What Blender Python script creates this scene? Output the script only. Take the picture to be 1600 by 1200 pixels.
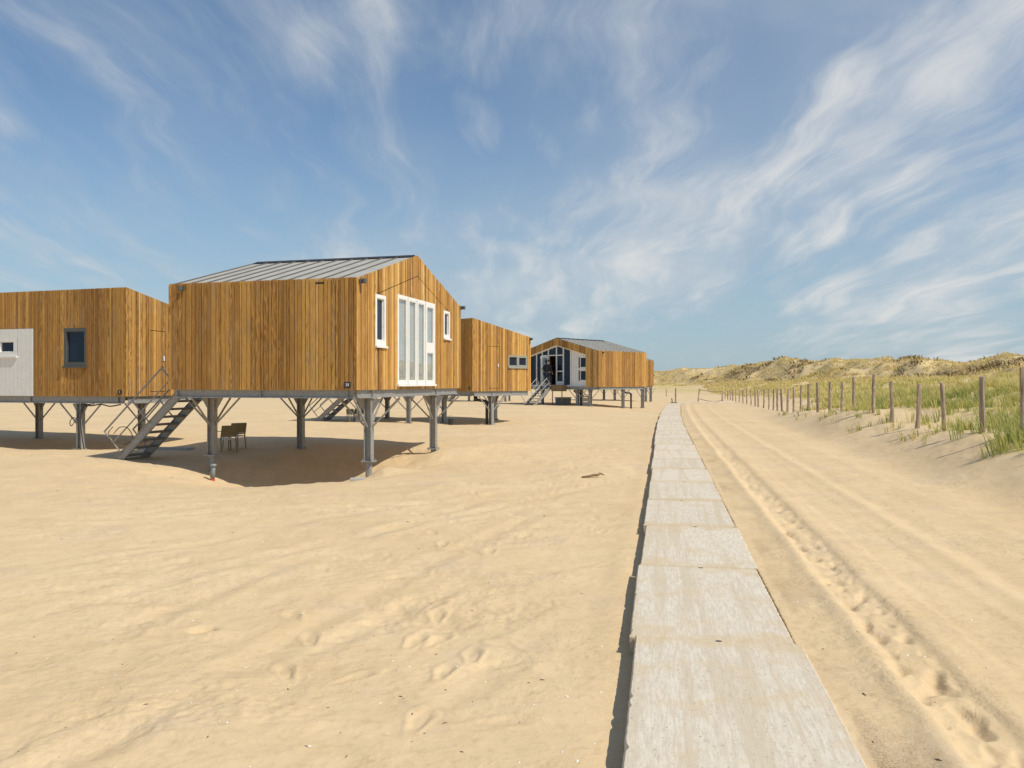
import bpy, bmesh, math, random
import numpy as np
from mathutils import Vector, Matrix

# ------------------------------------------------------------------ set-up
for o in list(bpy.data.objects):
    bpy.data.objects.remove(o, do_unlink=True)
SC = bpy.context.scene
COL = SC.collection
K = 0.842                       # layout units -> metres
EYE = 2.05                      # eye height in layout units
F_PX = 1250.0                   # focal length in photo pixels (1600 wide)
rnd = random.Random(7)

# ------------------------------------------------------------------ camera
cam_d = bpy.data.cameras.new("camera")
cam_d.sensor_width = 36.0
cam_d.lens = 36.0 * F_PX / 1600.0
cam_d.shift_y = -2.0 / 1600.0
cam_d.clip_start = 0.05
cam_d.clip_end = 4000.0
cam = bpy.data.objects.new("camera", cam_d)
COL.objects.link(cam)
cam.location = (0, 0, EYE * K)
cam.rotation_euler = (math.radians(90), 0, 0)
SC.camera = cam

# ------------------------------------------------------------------ sun, sky, exposure
SUN_EL = math.radians(52)
SUN_AZ = (0.871, -0.491)          # horizontal direction towards the sun
sv = Vector((SUN_AZ[0] * math.cos(SUN_EL), SUN_AZ[1] * math.cos(SUN_EL), math.sin(SUN_EL)))
sun_d = bpy.data.lights.new("sun", 'SUN')
sun_d.energy = 4.25
sun_d.angle = math.radians(0.53)
sun_d.color = (1.0, 0.935, 0.81)
sun = bpy.data.objects.new("sun", sun_d)
COL.objects.link(sun)
sun.rotation_euler = sv.to_track_quat('Z', 'Y').to_euler()
sun.location = (30, -20, 40)

SC.view_settings.view_transform = 'Standard'
SC.view_settings.look = 'None'
SC.view_settings.exposure = 0.0
SC.view_settings.gamma = 1.0
SC.view_settings.use_curve_mapping = False
SC.render.engine = 'CYCLES'
SC.cycles.max_bounces = 6
SC.cycles.transparent_max_bounces = 12

world = bpy.data.worlds.new("World")
SC.world = world
world.use_nodes = True
SKY_STRENGTH = 0.108


class NT:
    """small node-tree helper"""
    def __init__(self, tree):
        self.t = tree
        self.n = tree.nodes
        self.l = tree.links

    def add(self, kind, **kw):
        nd = self.n.new(kind)
        for k, v in kw.items():
            setattr(nd, k, v)
        return nd

    def link(self, a, b):
        self.l.new(a, b)

    def put(self, sock, v):
        if isinstance(v, bpy.types.NodeSocket):
            self.link(v, sock)
        else:
            sock.default_value = v

    def math(self, op, a, b=0.0, c=0.0, clamp=False):
        nd = self.add('ShaderNodeMath', operation=op, use_clamp=clamp)
        self.put(nd.inputs[0], a)
        self.put(nd.inputs[1], b)
        if op in ('MULTIPLY_ADD', 'SMOOTH_MIN', 'SMOOTH_MAX', 'WRAP', 'COMPARE'):
            self.put(nd.inputs[2], c)
        return nd.outputs[0]

    def vmath(self, op, a, b=(0, 0, 0), scale=None):
        nd = self.add('ShaderNodeVectorMath', operation=op)
        self.put(nd.inputs[0], a)
        self.put(nd.inputs[1], b)
        if scale is not None:
            self.put(nd.inputs['Scale'], scale)
        return nd.outputs['Value'] if op in ('DOT_PRODUCT', 'LENGTH', 'DISTANCE') else nd.outputs['Vector']

    def ramp(self, v, lo, hi, a=0.0, b=1.0, smooth=True):
        nd = self.add('ShaderNodeMapRange')
        nd.interpolation_type = 'SMOOTHSTEP' if smooth else 'LINEAR'
        self.put(nd.inputs['Value'], v)
        nd.inputs['From Min'].default_value = lo
        nd.inputs['From Max'].default_value = hi
        nd.inputs['To Min'].default_value = a
        nd.inputs['To Max'].default_value = b
        return nd.outputs['Result']

    def mix(self, f, a, b, blend='MIX'):
        nd = self.add('ShaderNodeMix', data_type='RGBA', blend_type=blend)
        self.put(nd.inputs['Factor'], f)
        self.put(nd.inputs['A'], a if isinstance(a, bpy.types.NodeSocket) else tuple(a) + (1,) * (4 - len(a)))
        self.put(nd.inputs['B'], b if isinstance(b, bpy.types.NodeSocket) else tuple(b) + (1,) * (4 - len(b)))
        return nd.outputs['Result']

    def noise(self, vec, scale, detail=4.0, rough=0.55, dist=0.0, color=False):
        nd = self.add('ShaderNodeTexNoise')
        self.put(nd.inputs['Vector'], vec)
        nd.inputs['Scale'].default_value = scale
        nd.inputs['Detail'].default_value = detail
        nd.inputs['Roughness'].default_value = rough
        nd.inputs['Distortion'].default_value = dist
        return nd.outputs['Color' if color else 'Fac']

    def xyz(self, x, y, z=0.0):
        nd = self.add('ShaderNodeCombineXYZ')
        self.put(nd.inputs[0], x)
        self.put(nd.inputs[1], y)
        self.put(nd.inputs[2], z)
        return nd.outputs[0]

    def sep(self, v):
        nd = self.add('ShaderNodeSeparateXYZ')
        self.put(nd.inputs[0], v)
        return nd.outputs

    def mapping(self, v, scale=(1, 1, 1), rot=(0, 0, 0), loc=(0, 0, 0)):
        nd = self.add('ShaderNodeMapping')
        self.put(nd.inputs['Vector'], v)
        nd.inputs['Scale'].default_value = scale
        nd.inputs['Rotation'].default_value = rot
        nd.inputs['Location'].default_value = loc
        return nd.outputs[0]


def build_sky():
    t = NT(world.node_tree)
    t.n.clear()
    out = t.add('ShaderNodeOutputWorld')
    bg = t.add('ShaderNodeBackground')
    bg.inputs['Strength'].default_value = SKY_STRENGTH
    t.link(bg.outputs[0], out.inputs['Surface'])
    sky = t.add('ShaderNodeTexSky', sky_type='NISHITA')
    sky.sun_disc = False
    sky.sun_elevation = SUN_EL
    sky.sun_rotation = math.atan2(SUN_AZ[0], SUN_AZ[1])
    sky.altitude = 0.0
    sky.air_density = 1.0
    sky.dust_density = 0.6
    sky.ozone_density = 2.2
    d = t.add('ShaderNodeTexCoord').outputs['Generated']
    x, y, z = t.sep(d)
    zz = t.math('ADD', t.math('MAXIMUM', z, 0.0), 0.16)
    u = t.math('DIVIDE', x, zz)
    v = t.math('DIVIDE', y, zz)
    uv = t.xyz(u, v, 0.0)
    # slow warp of the sheet the cirrus lies on
    w = t.noise(uv, 0.9, 3.0, 0.5, 0.0, color=True)
    w = t.vmath('SUBTRACT', w, (0.5, 0.5, 0.5))
    uvw = t.vmath('ADD', uv, t.vmath('SCALE', w, scale=0.60))
    # fibres combed along two winds
    f1 = t.noise(t.mapping(uvw, (3.8, 0.8, 1), (0, 0, math.radians(14))), 1.6, 9.0, 0.60, 0.3)
    f2 = t.noise(t.mapping(uvw, (3.0, 0.8, 1), (0, 0, math.radians(42)), (3.1, 1.7, 0)), 1.3, 9.0, 0.60, 0.4)
    soft = t.noise(t.mapping(uvw, (1.0, 0.8, 1), (0, 0, 0), (7.3, 2.2, 0)), 0.9, 5.0, 0.5, 0.2)
    fib = t.math('ADD', t.math('MULTIPLY', f1, 0.60), t.math('MULTIPLY', f2, 0.40))
    base = t.math('ADD', t.math('MULTIPLY', fib, 0.66), t.math('MULTIPLY', soft, 0.42))
    # where the cirrus banks hang: (photo x, photo y, angular radius, weight)
    dn = t.vmath('SUBTRACT', t.noise(d, 3.2, 4, .55, 0.0, color=True), (0.5, 0.5, 0.5))
    dw = t.vmath('ADD', d, t.vmath('SCALE', dn, scale=.22))
    banks = [(1610, 10, .13, .34), (1470, 90, .13, .36), (1350, 160, .13, .34), (1260, 250, .12, .28), (1130, 310, .14, .26), (980, 380, .16, .24), (840, 450, .18, .20),
             (1250, 390, .06, .26), (1330, 345, .07, .30), (1450, 300, .08, .24), (1600, 240, .09, .22),
             (1230, 500, .06, .24), (1340, 480, .07, .30), (1470, 440, .08, .26), (1600, 390, .08, .22), (1500, 520, .10, .28), (1330, 560, .12, .18),
             (960, 470, .07, .24), (1080, 490, .05, .22), (700, 400, .16, .14), (540, 380, .14, .12), (1060, 130, .13, .22), (900, 60, .10, .18), (780, 90, .06, .20),
             (740, 190, .05, .24), (830, 215, .05, .18), (470, 85, .05, .10), (610, 50, .06, .14), (400, 20, .06, .07), (20, 150, .05, .26), (60, 320, .10, .10),
             (250, 230, .06, .10), (150, 420, .20, .14), (1580, 150, .07, .16), (1780, 350, .3, .2), (2300, 200, .5, .2), (-500, 300, .5, .12)]
    cov = None
    for px, py, r, wt in banks:
        dv = Vector(((px - 800) / F_PX, 1.0, (598 - py) / F_PX)).normalized()
        dt = t.vmath('DISTANCE', dw, tuple(dv))
        s = t.ramp(dt, r * 1.45, r * 0.1, 0.0, wt)
        cov = s if cov is None else t.math('MAXIMUM', cov, s)
    m = t.math('ADD', t.math('SUBTRACT', t.math('MULTIPLY', base, 2.3), 1.27), t.math('MULTIPLY', cov, 1.55))
    cl = t.ramp(m, -0.26, 0.78, 0.0, 0.93)
    veil = None
    for px, py, r, wt in ((1130, 190, .26, .62), (1340, 130, .28, .68), (1010, 340, .30, .56), (760, 450, .28, .44), (1480, 470, .30, .44), (300, 420, .3, .22)):
        dv = Vector(((px - 800) / F_PX, 1.0, (598 - py) / F_PX)).normalized()
        q = t.ramp(t.vmath('DISTANCE', dw, tuple(dv)), r * 1.3, 0.0, 0.0, wt)
        veil = q if veil is None else t.math('MAXIMUM', veil, q)
    veil = t.math('MULTIPLY', veil, t.ramp(soft, .34, .58, .50, 1.25))
    cl = t.math('MAXIMUM', cl, veil)
    cl = t.math('MINIMUM', t.math('ADD', cl, t.math('MULTIPLY', veil, .18)), .96)
    hz = t.ramp(z, 0.0, 0.34, 0.62, 0.04)
    cb = 1.0 / SKY_STRENGTH
    cloud = t.mix(t.ramp(m, .0, .6), (.44 * cb, .51 * cb, .585 * cb), (.71 * cb, .72 * cb, .72 * cb))
    skc = t.mix(1.0, sky.outputs[0], (.86, 1.0, 1.07), 'MULTIPLY')
    col = t.mix(hz, skc, (.34 * cb, .49 * cb, .585 * cb))
    col = t.mix(cl, col, cloud)
    t.link(col, bg.inputs['Color'])


build_sky()


# ------------------------------------------------------------------ numpy noise
def _hash(ix, iy, seed):
    h = (ix.astype(np.int64) * 374761393 + iy.astype(np.int64) * 668265263 + seed * 1442695041) & 0xFFFFFFFF
    h = ((h ^ (h >> 13)) * 1274126177) & 0xFFFFFFFF
    h = h ^ (h >> 16)
    return (h & 0xFFFFFF).astype(np.float64) / float(0xFFFFFF)


def vnoise(x, y, seed=0):
    """gradient noise, about -0.7..0.7"""
    ix = np.floor(x); iy = np.floor(y)
    fx = x - ix; fy = y - iy
    ux = fx * fx * fx * (fx * (fx * 6 - 15) + 10)
    uy = fy * fy * fy * (fy * (fy * 6 - 15) + 10)
    ix = ix.astype(np.int64); iy = iy.astype(np.int64)

    def g(dx, dy):
        a = _hash(ix + dx, iy + dy, seed) * 2 * np.pi
        return np.cos(a) * (fx - dx) + np.sin(a) * (fy - dy)
    a = g(0, 0); b = g(1, 0); c = g(0, 1); e = g(1, 1)
    return (a + (b - a) * ux) * (1 - uy) + (c + (e - c) * ux) * uy


def fbm(x, y, oct=4, seed=0, gain=0.5, lac=2.03):
    s = np.zeros_like(x); a = 1.0
    for i in range(oct):
        s = s + a * vnoise(x, y, seed + i * 17)
        x = x * lac + 3.7; y = y * lac - 1.9; a *= gain
    return s


def sst(x, a, b):
    t = np.clip((x - a) / (b - a), 0, 1)
    return t * t * (3 - 2 * t)


# ------------------------------------------------------------------ terrain (layout units)
WALK = 0.187                    # the path's direction: X = s + WALK * Y
A_POS, A_T = (-3.81, 19.594), 0.260
B_POS, B_T = (-12.5, 25.9), 0.30
C_POS, C_T = (-1.9, 38.5), 0.785
E_L = 5.33


def walk_bend(Y):
    return 0.67 * np.clip((Y - 29.0) / 41.0, 0, 2.0) ** 2


def scour(X, Y, pos, t, cx, cy, su, sf, sb, depth):
    dx = X - pos[0]; dy = Y - pos[1]
    u = dx * math.cos(t) - dy * math.sin(t) - cx
    v = dx * math.sin(t) + dy * math.cos(t) - cy
    return -depth * np.exp(-(u / su) ** 2 - (v / np.where(v < 0, sf, sb)) ** 2)


FENCE_Y = [0, 17, 20, 25, 28, 32, 36, 39, 44, 50, 60, 400]
FENCE_Z = [.9, .80, .84, .60, .66, .95, .75, .55, .55, .18, .04, .04]
SKY_X = [900, 1000, 1035, 1070, 1110, 1150, 1200, 1225, 1260, 1300, 1320, 1340, 1390, 1400, 1420, 1480, 1510, 1550, 1600, 1750, 2100]
SKY_Y = [588, 579, 576, 573, 571, 568, 564, 558, 559, 557, 560, 557, 556, 559, 554, 556, 557, 551, 556, 552, 540]
TRACKS = [  # old tyre tracks over the beach: (x0, y0) -> (x1, y1), half gauge
    ((-3.6, 2.6), (.6, 15.5)), ((-2.6, 2.2), (1.3, 9.5)), ((-6.2, 5.0), (1.5, 17.5)), ((-7.5, 12.5), (2.6, 15.6))]


def _prints():
    rr = random.Random(77)
    out = []
    trails = [((-.5, 4.2), (-1.0, 17.0)), ((-1.1, 5.0), (1.2, 16.5)), ((-4.8, 9.5), (.6, 12.6)), ((-.9, 12.0), (-6.5, 18.0)), ((-5.5, 7.2), (-.6, 9.2)), ((-.7, 3.6), (-2.3, 9.5)), ((1.2, 19.0), (-2.0, 30.0)), ((-8.5, 15.0), (-2.0, 17.2)), ((-.2, 10.0), (2.8, 26.0))]
    for (x0, y0), (x1, y1) in trails:
        d = math.hypot(x1 - x0, y1 - y0); a = math.atan2(y1 - y0, x1 - x0)
        n = int(d / .74)
        for k in range(n):
            f = (k + rr.uniform(-.15, .15)) / n
            sd = (.10 if k % 2 else -.10) + .25 * math.sin(f * 5 + x0)
            if rr.random() < .36: continue
            out.append((x0 + (x1 - x0) * f - math.sin(a) * sd, y0 + (y1 - y0) * f + math.cos(a) * sd, a + rr.uniform(-.25, .25), rr.uniform(.005, .019)))
    for k in range(70):
        y = rr.uniform(4.2, 20); s_ = -.55 - abs(rr.gauss(0, 1.3))
        out.append((s_ + WALK * y, y, rr.uniform(0, 3.14), rr.uniform(.004, .016)))
    return out


PRINTS = _prints()


def terrain(X, Y, fine=True):
    """height, vegetation, coarse grit, sand tone"""
    X = np.asarray(X, float); Y = np.asarray(Y, float)
    r = np.hypot(X, Y)
    s = X - WALK * Y - walk_bend(np.maximum(Y, 0))
    near = 1 - sst(r, 25, 60)
    left = 1 - sst(s, -1.2, -0.2)
    right = sst(s, 1.0, 1.6)
    # beach
    z = 0.28 * sst(Y, 28, 60) * (1 - sst(s, -7, -2)) * (1 - sst(Y, 70, 110))
    big = fbm(X / 6.0, Y / 5.0, 2, 3) * 0.08
    mid = fbm(X / 2.1 + 5, Y / 1.9, 3, 11) * 0.042
    z = z + (big + mid) * left * np.clip(.6 + .4 * near, 0, 1)
    # blown ridges with a sharp lee, running away to the right
    a = X - .27 * Y; b = Y + .27 * X
    rid = vnoise(a / 1.3 + 0.5 * vnoise(a / 3., b / 4., 41), b / 6.5, 43)
    z = z + (np.maximum(0, 0.22 - np.abs(rid)) / 0.22) ** 2 * 0.006 * left * (1 - sst(r, 18, 40)) * sst(fbm(X / 4.5, Y / 4.5, 2, 47), -.25, .2)
    trk = np.zeros_like(z)
    for (x0, y0), (x1, y1) in TRACKS:
        dx, dy = x1 - x0, y1 - y0
        L = math.hypot(dx, dy)
        along = ((X - x0) * dx + (Y - y0) * dy) / L
        off = ((X - x0) * dy - (Y - y0) * dx) / L + 0.25 * np.sin(along / 3.1)
        for g in (-0.75, 0.75):
            q = off - g
            fade = sst(along, 0, 2) * (1 - sst(along, L - 3, L)) * left * sst(vnoise(along / 2.0, q * 0 + g, 5), -.5, .1)
            trk = trk - fade * (np.exp(-(q / .13) ** 2) * .015 - np.exp(-((np.abs(q) - .24) / .09) ** 2) * .008)
    z = z + trk
    rough = sst(fbm(X / 1.7, Y / 1.1, 3, 23), 0.02, 0.42) * left
    if fine:
        z = z + fbm(X / .38, Y / .30, 3, 29) * (0.010 + 0.022 * rough) * left * (1 - sst(r, 20, 45))
        z = z + fbm(X / .085, Y / .075, 2, 31) * (0.0018 + 0.009 * rough) * left * (1 - sst(r, 9, 20))
        # trampled hollows
        hol = vnoise(X / .62, Y / .55, 53)
        z = z - np.maximum(0, hol - .28) * .055 * left * (1 - sst(r, 16, 34)) * sst(fbm(X / 3, Y / 3, 2, 59), -.2, .25)
        if X.size > 5:
            for px_, py_, a_, dp_ in PRINTS:
                near_ = (np.abs(X - px_) < .5) & (np.abs(Y - py_) < .5)
                if not near_.any(): continue
                dx_ = X[near_] - px_; dy_ = Y[near_] - py_
                u_ = dx_ * math.cos(a_) + dy_ * math.sin(a_); v_ = -dx_ * math.sin(a_) + dy_ * math.cos(a_)
                rr_ = np.sqrt((u_ / .145) ** 2 + (v_ / (.054 + .012 * np.sin(u_ * 14))) ** 2)
                z[near_] += -dp_ * (1 - sst(rr_, .55, 1.25)) + dp_ * .45 * np.exp(-((rr_ - 1.55) / .33) ** 2)
    # one dug hole
    z = z - .055 * np.exp(-(((X + 2.60) / .10) ** 2 + ((Y - 6.72) / .09) ** 2) ** 2)
    z = z + .02 * np.exp(-(((X + 2.45) / .14) ** 2 + ((Y - 6.6) / .1) ** 2))
    # wind scour under the houses
    z = z + scour(X, Y, A_POS, A_T, -2.35, 1.7, 2.7, 3.9, 4.0, .86)
    z = z + scour(X, Y, A_POS, A_T, -.15, .25, .55, .5, .5, .10) + scour(X, Y, A_POS, A_T, .55, .35, .55, .45, .6, -.24)
    z = z + scour(X, Y, A_POS, A_T, .3, 5.6, .6, .9, .9, -.12)
    z = z + scour(X, Y, B_POS, B_T, -3.4, 1.3, 4.2, 2.6, 2.4, .34)
    z = z + scour(X, Y, C_POS, C_T, -1.0, 1.5, 2.2, 1.8, 2.0, .14)
    z = z + scour(X, Y, (6.57, 60.6), .785, -4, 2.5, 3.5, 2.5, 2.5, .12)
    ua = (X - A_POS[0]) * math.cos(A_T) - (Y - A_POS[1]) * math.sin(A_T) + 2.6; va = (X - A_POS[0]) * math.sin(A_T) + (Y - A_POS[1]) * math.cos(A_T) - 2.4
    z = z + fbm(X / .75, Y / .75, 3, 251) * .085 * np.exp(-(ua / 3.6) ** 4 - (va / 4.4) ** 4) + fbm(X / 2.2, Y / 2.2, 2, 253) * .10 * np.exp(-(ua / 4.2) ** 4 - (va / 5.) ** 4)
    # the walk's bed: a wind-cut step on its left, flush sand on its right
    z = np.where(s < -.22, z * np.clip((-.22 - s) / 1.5 + .25, 0, 1), z)
    z = np.where((s >= -.22) & (s < .98), np.minimum(z, 0.0) * 0, z)
    if fine:
        z = z + np.where(s < -.22, .03 * np.exp(-((s + .42) / .14) ** 2) * (vnoise(X * 0 + 3, Y / .9, 61) + .3), 0)
    # sandy road
    pe = 1 - sst(Y, 70, 82)
    zr = (.125 - .07 * sst(s, 1.2, 3.6) - .05 * sst(s, 3.6, 6)) * pe
    wob = .06 * vnoise(Y / 2.2, X * 0 + 2, 67) + .03 * vnoise(Y / .7, X * 0 + 5, 69)
    q = s + wob
    tf = 1 - sst(Y, 62, 82)
    z_plain = zr
    zr = zr + .030 * np.exp(-((q - 1.50) / .10) ** 2)
    zr = zr - .027 * sst(q, 1.50, 1.66) * (1 - sst(q, 1.92 + .03 * vnoise(Y / .35, X * 0 + 8, 68), 2.02))
    zr = zr + .012 * np.exp(-((q - 2.09) / .09) ** 2)
    zr = zr - .014 * sst(q, 2.30, 2.42) * (1 - sst(q, 2.80, 2.95))
    zr = zr + .026 * np.exp(-((q - 3.25) / .13) ** 2) - .012 * np.exp(-((q - 3.55) / .12) ** 2)
    zr = zr + .014 * np.exp(-((q - 4.6) / .16) ** 2)
    zr = z_plain + (zr - z_plain) * tf
    zr = zr + fbm(X / 1.6, Y / 2.6, 3, 71) * .016 * sst(s, 2, 4)
    if fine:
        rn = 1 - sst(r, 12, 30)
        pr = vnoise(s / .17 + .3 * vnoise(Y / .5, s, 3), Y / .25, 73)
        zr = zr - np.maximum(0, pr - .0) * .125 * sst(q, 1.52, 1.60) * (1 - sst(q, 1.84, 1.94)) * rn
        zr = zr + np.maximum(0, vnoise(s / .14, Y / .20, 77)) * .022 * sst(q, 1.54, 1.62) * (1 - sst(q, 1.9, 1.97)) * rn
        zr = zr + fbm(X / .11, Y / .12, 3, 79) * .006 * sst(s, 1.0, 1.1) * (1 - sst(q, 1.3, 1.5)) * rn
        zr = zr + fbm(X / .16, Y / .22, 3, 83) * .0045 * sst(s, 3.2, 3.6) * (1 - sst(r, 14, 36))
        zr = zr + fbm(X / .5, Y / .6, 2, 87) * .008 * (1 - sst(r, 20, 45))
    z = np.where(s >= .98, zr, z)
    # bank under the fence and the grassy foredune
    zf = np.interp(Y, FENCE_Y, FENCE_Z)
    hum = fbm(X / 3.3, Y / 3.3, 3, 91)
    s2 = s + .5 * vnoise(Y / 5.0, X * 0 + 9, 93)
    bank = zf * sst(s2, 5.3, 8.2) + (.85 - .25 * sst(Y, 45, 80)) * sst(s2, 8.4, 15) + 1.25 * sst(s, 14, 48)
    bank = bank * sst(Y, -60, -5) + (1.2 * sst(s2, 5.3, 14) + 1.2 * sst(s, 14, 48)) * (1 - sst(Y, -60, -5))
    z = z + bank + hum * .30 * sst(s2, 7.8, 12) + np.maximum(0, hum) * .35 * sst(s, 10, 16)
    if fine:
        z = z + fbm(X / .7, Y / .7, 3, 97) * .06 * sst(s2, 5.6, 7.5) * (1 - sst(r, 30, 70))
    # far dune ridge
    az = np.arctan2(X, np.maximum(Y, 1e-3) * (Y > 0) + np.where(Y > 0, 0, Y))
    R = np.interp(np.degrees(az), [-180, -12, 0, 10.4, 18, 26, 33, 50, 75, 110, 150, 180], [400, 330, 300, 265, 205, 165, 140, 115, 110, 130, 200, 400])
    xpix = 800 + F_PX * np.tan(np.clip(az, -1.0, 1.05))
    ypix = np.interp(xpix, SKY_X, SKY_Y)
    crest = EYE - .45 + (598 - ypix) / F_PX * R * np.cos(np.clip(az, -1.0, 1.05))
    crest = np.where(np.abs(az) > .9, 7.0, crest)
    onr = sst(np.degrees(az), -6, 6) * (1 - sst(np.degrees(az), 140, 170))
    k = (r - R)
    h1 = fbm(X / 16., Y / 16., 4, 101); h2 = fbm(X / 6., Y / 6., 3, 103)
    foot = 2.1 * sst(k, -110, -48)
    face = (crest - 2.1 - 1.0) * sst(k + 16 * h1, -46, -4)
    ridge = foot * .55 + face
    ridge = ridge + (h1 * 1.5 + h2 * .55) * sst(k, -60, -30) * (1 - sst(k, -9, -1) * .72)
    ridge = np.where(k > 0, ridge - 3.0 * sst(k, 4, 60), ridge)
    zfar = np.maximum(z, 0) * (1 - sst(k, -60, -20)) + 0
    zfar = zfar + ridge + sst(k, -60, -20) * 1.35
    z = np.where(onr > 0, z * (1 - onr) + np.where(k > -112, zfar, z) * onr, z)
    # cover
    vegn = fbm(X / 2.6, Y / 2.6, 3, 107)
    edge = 8.9 - .9 * sst(Y, 14, 20) + 1.0 * sst(Y, 20, 24) + 2.8 * sst(Y, 44, 70)
    veg = sst(s2 + 2.0 * vegn, edge - .7, edge + 2.6) * sst(vegn + .05 * (s - 9), -.40, .0)
    clump = np.exp(-(((s - 7.7) / .95) ** 2 + ((Y - 17.0) / 1.6) ** 2))
    veg = np.maximum(veg, sst(clump + .35 * vegn, .35, .7))
    veg = np.where(k > -110, np.maximum(veg * (1 - sst(k, -110, -60)), sst(k, -110, -75) * sst(fbm(X / 9, Y / 9, 3, 109), -.34, -.06)) * np.where(s < 5, onr, 1), veg)
    coarse = np.zeros_like(z)
    nz = fbm(X / .9, Y / 1.4, 3, 113)
    coarse = np.maximum(coarse, sst(q, 1.0, 1.12) * (1 - sst(q + .12 * nz, 1.34, 1.48)) * (.36 + .40 * nz + .50 * (1 - sst(r, 3, 6.5))))
    coarse = np.maximum(coarse, .22 * sst(q, 3.4, 3.8) * (1 - sst(q, 5.0, 7.5)) * (1 + nz))
    coarse = np.maximum(coarse, .34 * rough * sst(nz, 0, .5))
    return z, np.clip(veg, 0, 1), np.clip(coarse, 0, 1), rough, s, k


def ground_z(x, y):
    return float(terrain(np.array([x]), np.array([y]))[0][0])


# ------------------------------------------------------------------ materials
MATS = {}


def new_mat(name):
    m = bpy.data.materials.new(name)
    m.use_nodes = True
    t = NT(m.node_tree)
    b = t.n.get('Principled BSDF')
    MATS[name] = m
    return m, t, b


def simple(name, col, rough=.6, metal=0.0, var=.12, vscale=6.0, bump=0.0, bscale=60.0, spec=.5):
    m, t, b = new_mat(name)
    co = t.add('ShaderNodeTexCoord').outputs['Object']
    n = t.noise(co, vscale, 5, .6)
    f = t.ramp(n, .3, .7, 1 - var, 1 + var, smooth=False)
    c = t.add('ShaderNodeMix', data_type='RGBA', blend_type='MULTIPLY')
    c.inputs['Factor'].default_value = 1
    c.inputs['A'].default_value = tuple(col) + (1,)
    t.link(f, c.inputs['B'])
    t.link(c.outputs['Result'], b.inputs['Base Color'])
    b.inputs['Roughness'].default_value = rough
    b.inputs['Metallic'].default_value = metal
    b.inputs['Specular IOR Level'].default_value = spec
    if bump:
        bp = t.add('ShaderNodeBump')
        bp.inputs['Strength'].default_value = bump
        bp.inputs['Distance'].default_value = .01
        t.link(t.noise(co, bscale, 4, .6), bp.inputs['Height'])
        t.link(bp.outputs[0], b.inputs['Normal'])
    return m


def attr(t, name):
    nd = t.add('ShaderNodeAttribute')
    nd.attribute_name = name
    return nd


def mat_wood():
    m, t, b = new_mat('larch_boards')
    co = t.add('ShaderNodeTexCoord').outputs['Object']
    tone = attr(t, 'tone').outputs['Fac']
    off = t.xyz(t.math('MULTIPLY', tone, 37.0), t.math('MULTIPLY', tone, 91.0), t.math('MULTIPLY', tone, 53.0))
    p = t.vmath('ADD', co, off)
    cr = t.add('ShaderNodeValToRGB')
    e = cr.color_ramp.elements
    e[0].position = 0.0; e[0].color = (.235, .110, .030, 1)
    e[1].position = 1.0; e[1].color = (.86, .59, .28, 1)
    for ps, c in ((.22, (.385, .195, .050, 1)), (.5, (.545, .285, .068, 1)), (.72, (.67, .372, .096, 1)), (.9, (.80, .49, .152, 1))):
        k = cr.color_ramp.elements.new(ps); k.color = c
    t.link(tone, cr.inputs[0])
    # cathedral grain: rings cut lengthways
    pg = t.mapping(p, (11, 11, .75))
    wv = t.noise(pg, 1.0, 3, .5)
    ring = t.math('FRACT', t.math('MULTIPLY', wv, 9.0))
    ring = t.ramp(t.math('ABSOLUTE', t.math('SUBTRACT', ring, .5)), .05, .5, 0, 1)
    fine = t.noise(t.mapping(p, (70, 70, 2.0)), 1.0, 5, .65)
    blot = t.noise(t.mapping(p, (3, 3, .9)), 1.0, 4, .6)
    rs = t.ramp(t.math('FRACT', t.math('MULTIPLY', tone, 23.7)), .62, .9, .22, .85)
    g = t.math('ADD', t.math('MULTIPLY', ring, rs), t.math('MULTIPLY', fine, .80))
    c = t.mix(t.ramp(g, .32, 1.0, 0, .78, False), cr.outputs[0], (.185, .080, .022))
    c = t.mix(t.ramp(g, .36, .12, 0, .55, False), c, (.84, .55, .23))
    c = t.mix(t.ramp(blot, .48, .72, 0, .55), c, (.36, .245, .140))
    c = t.mix(t.ramp(blot, .50, .24, 0, .35), c, (.74, .45, .15))
    vo = t.add('ShaderNodeTexVoronoi', feature='F1')
    vo.inputs['Scale'].default_value = 1.0
    t.link(t.mapping(p, (9, 9, 2.6)), vo.inputs['Vector'])
    c = t.mix(t.ramp(vo.outputs['Distance'], .13, .05, 0, .55), c, (.085, .036, .015))
    # run-off weathering near the foot of the boards
    t.link(c, b.inputs['Base Color'])
    b.inputs['Roughness'].default_value = .72
    b.inputs['Specular IOR Level'].default_value = .25
    bp = t.add('ShaderNodeBump')
    bp.inputs['Strength'].default_value = .35
    bp.inputs['Distance'].default_value = .004
    t.link(g, bp.inputs['Height'])
    t.link(bp.outputs[0], b.inputs['Normal'])
    return m


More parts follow.
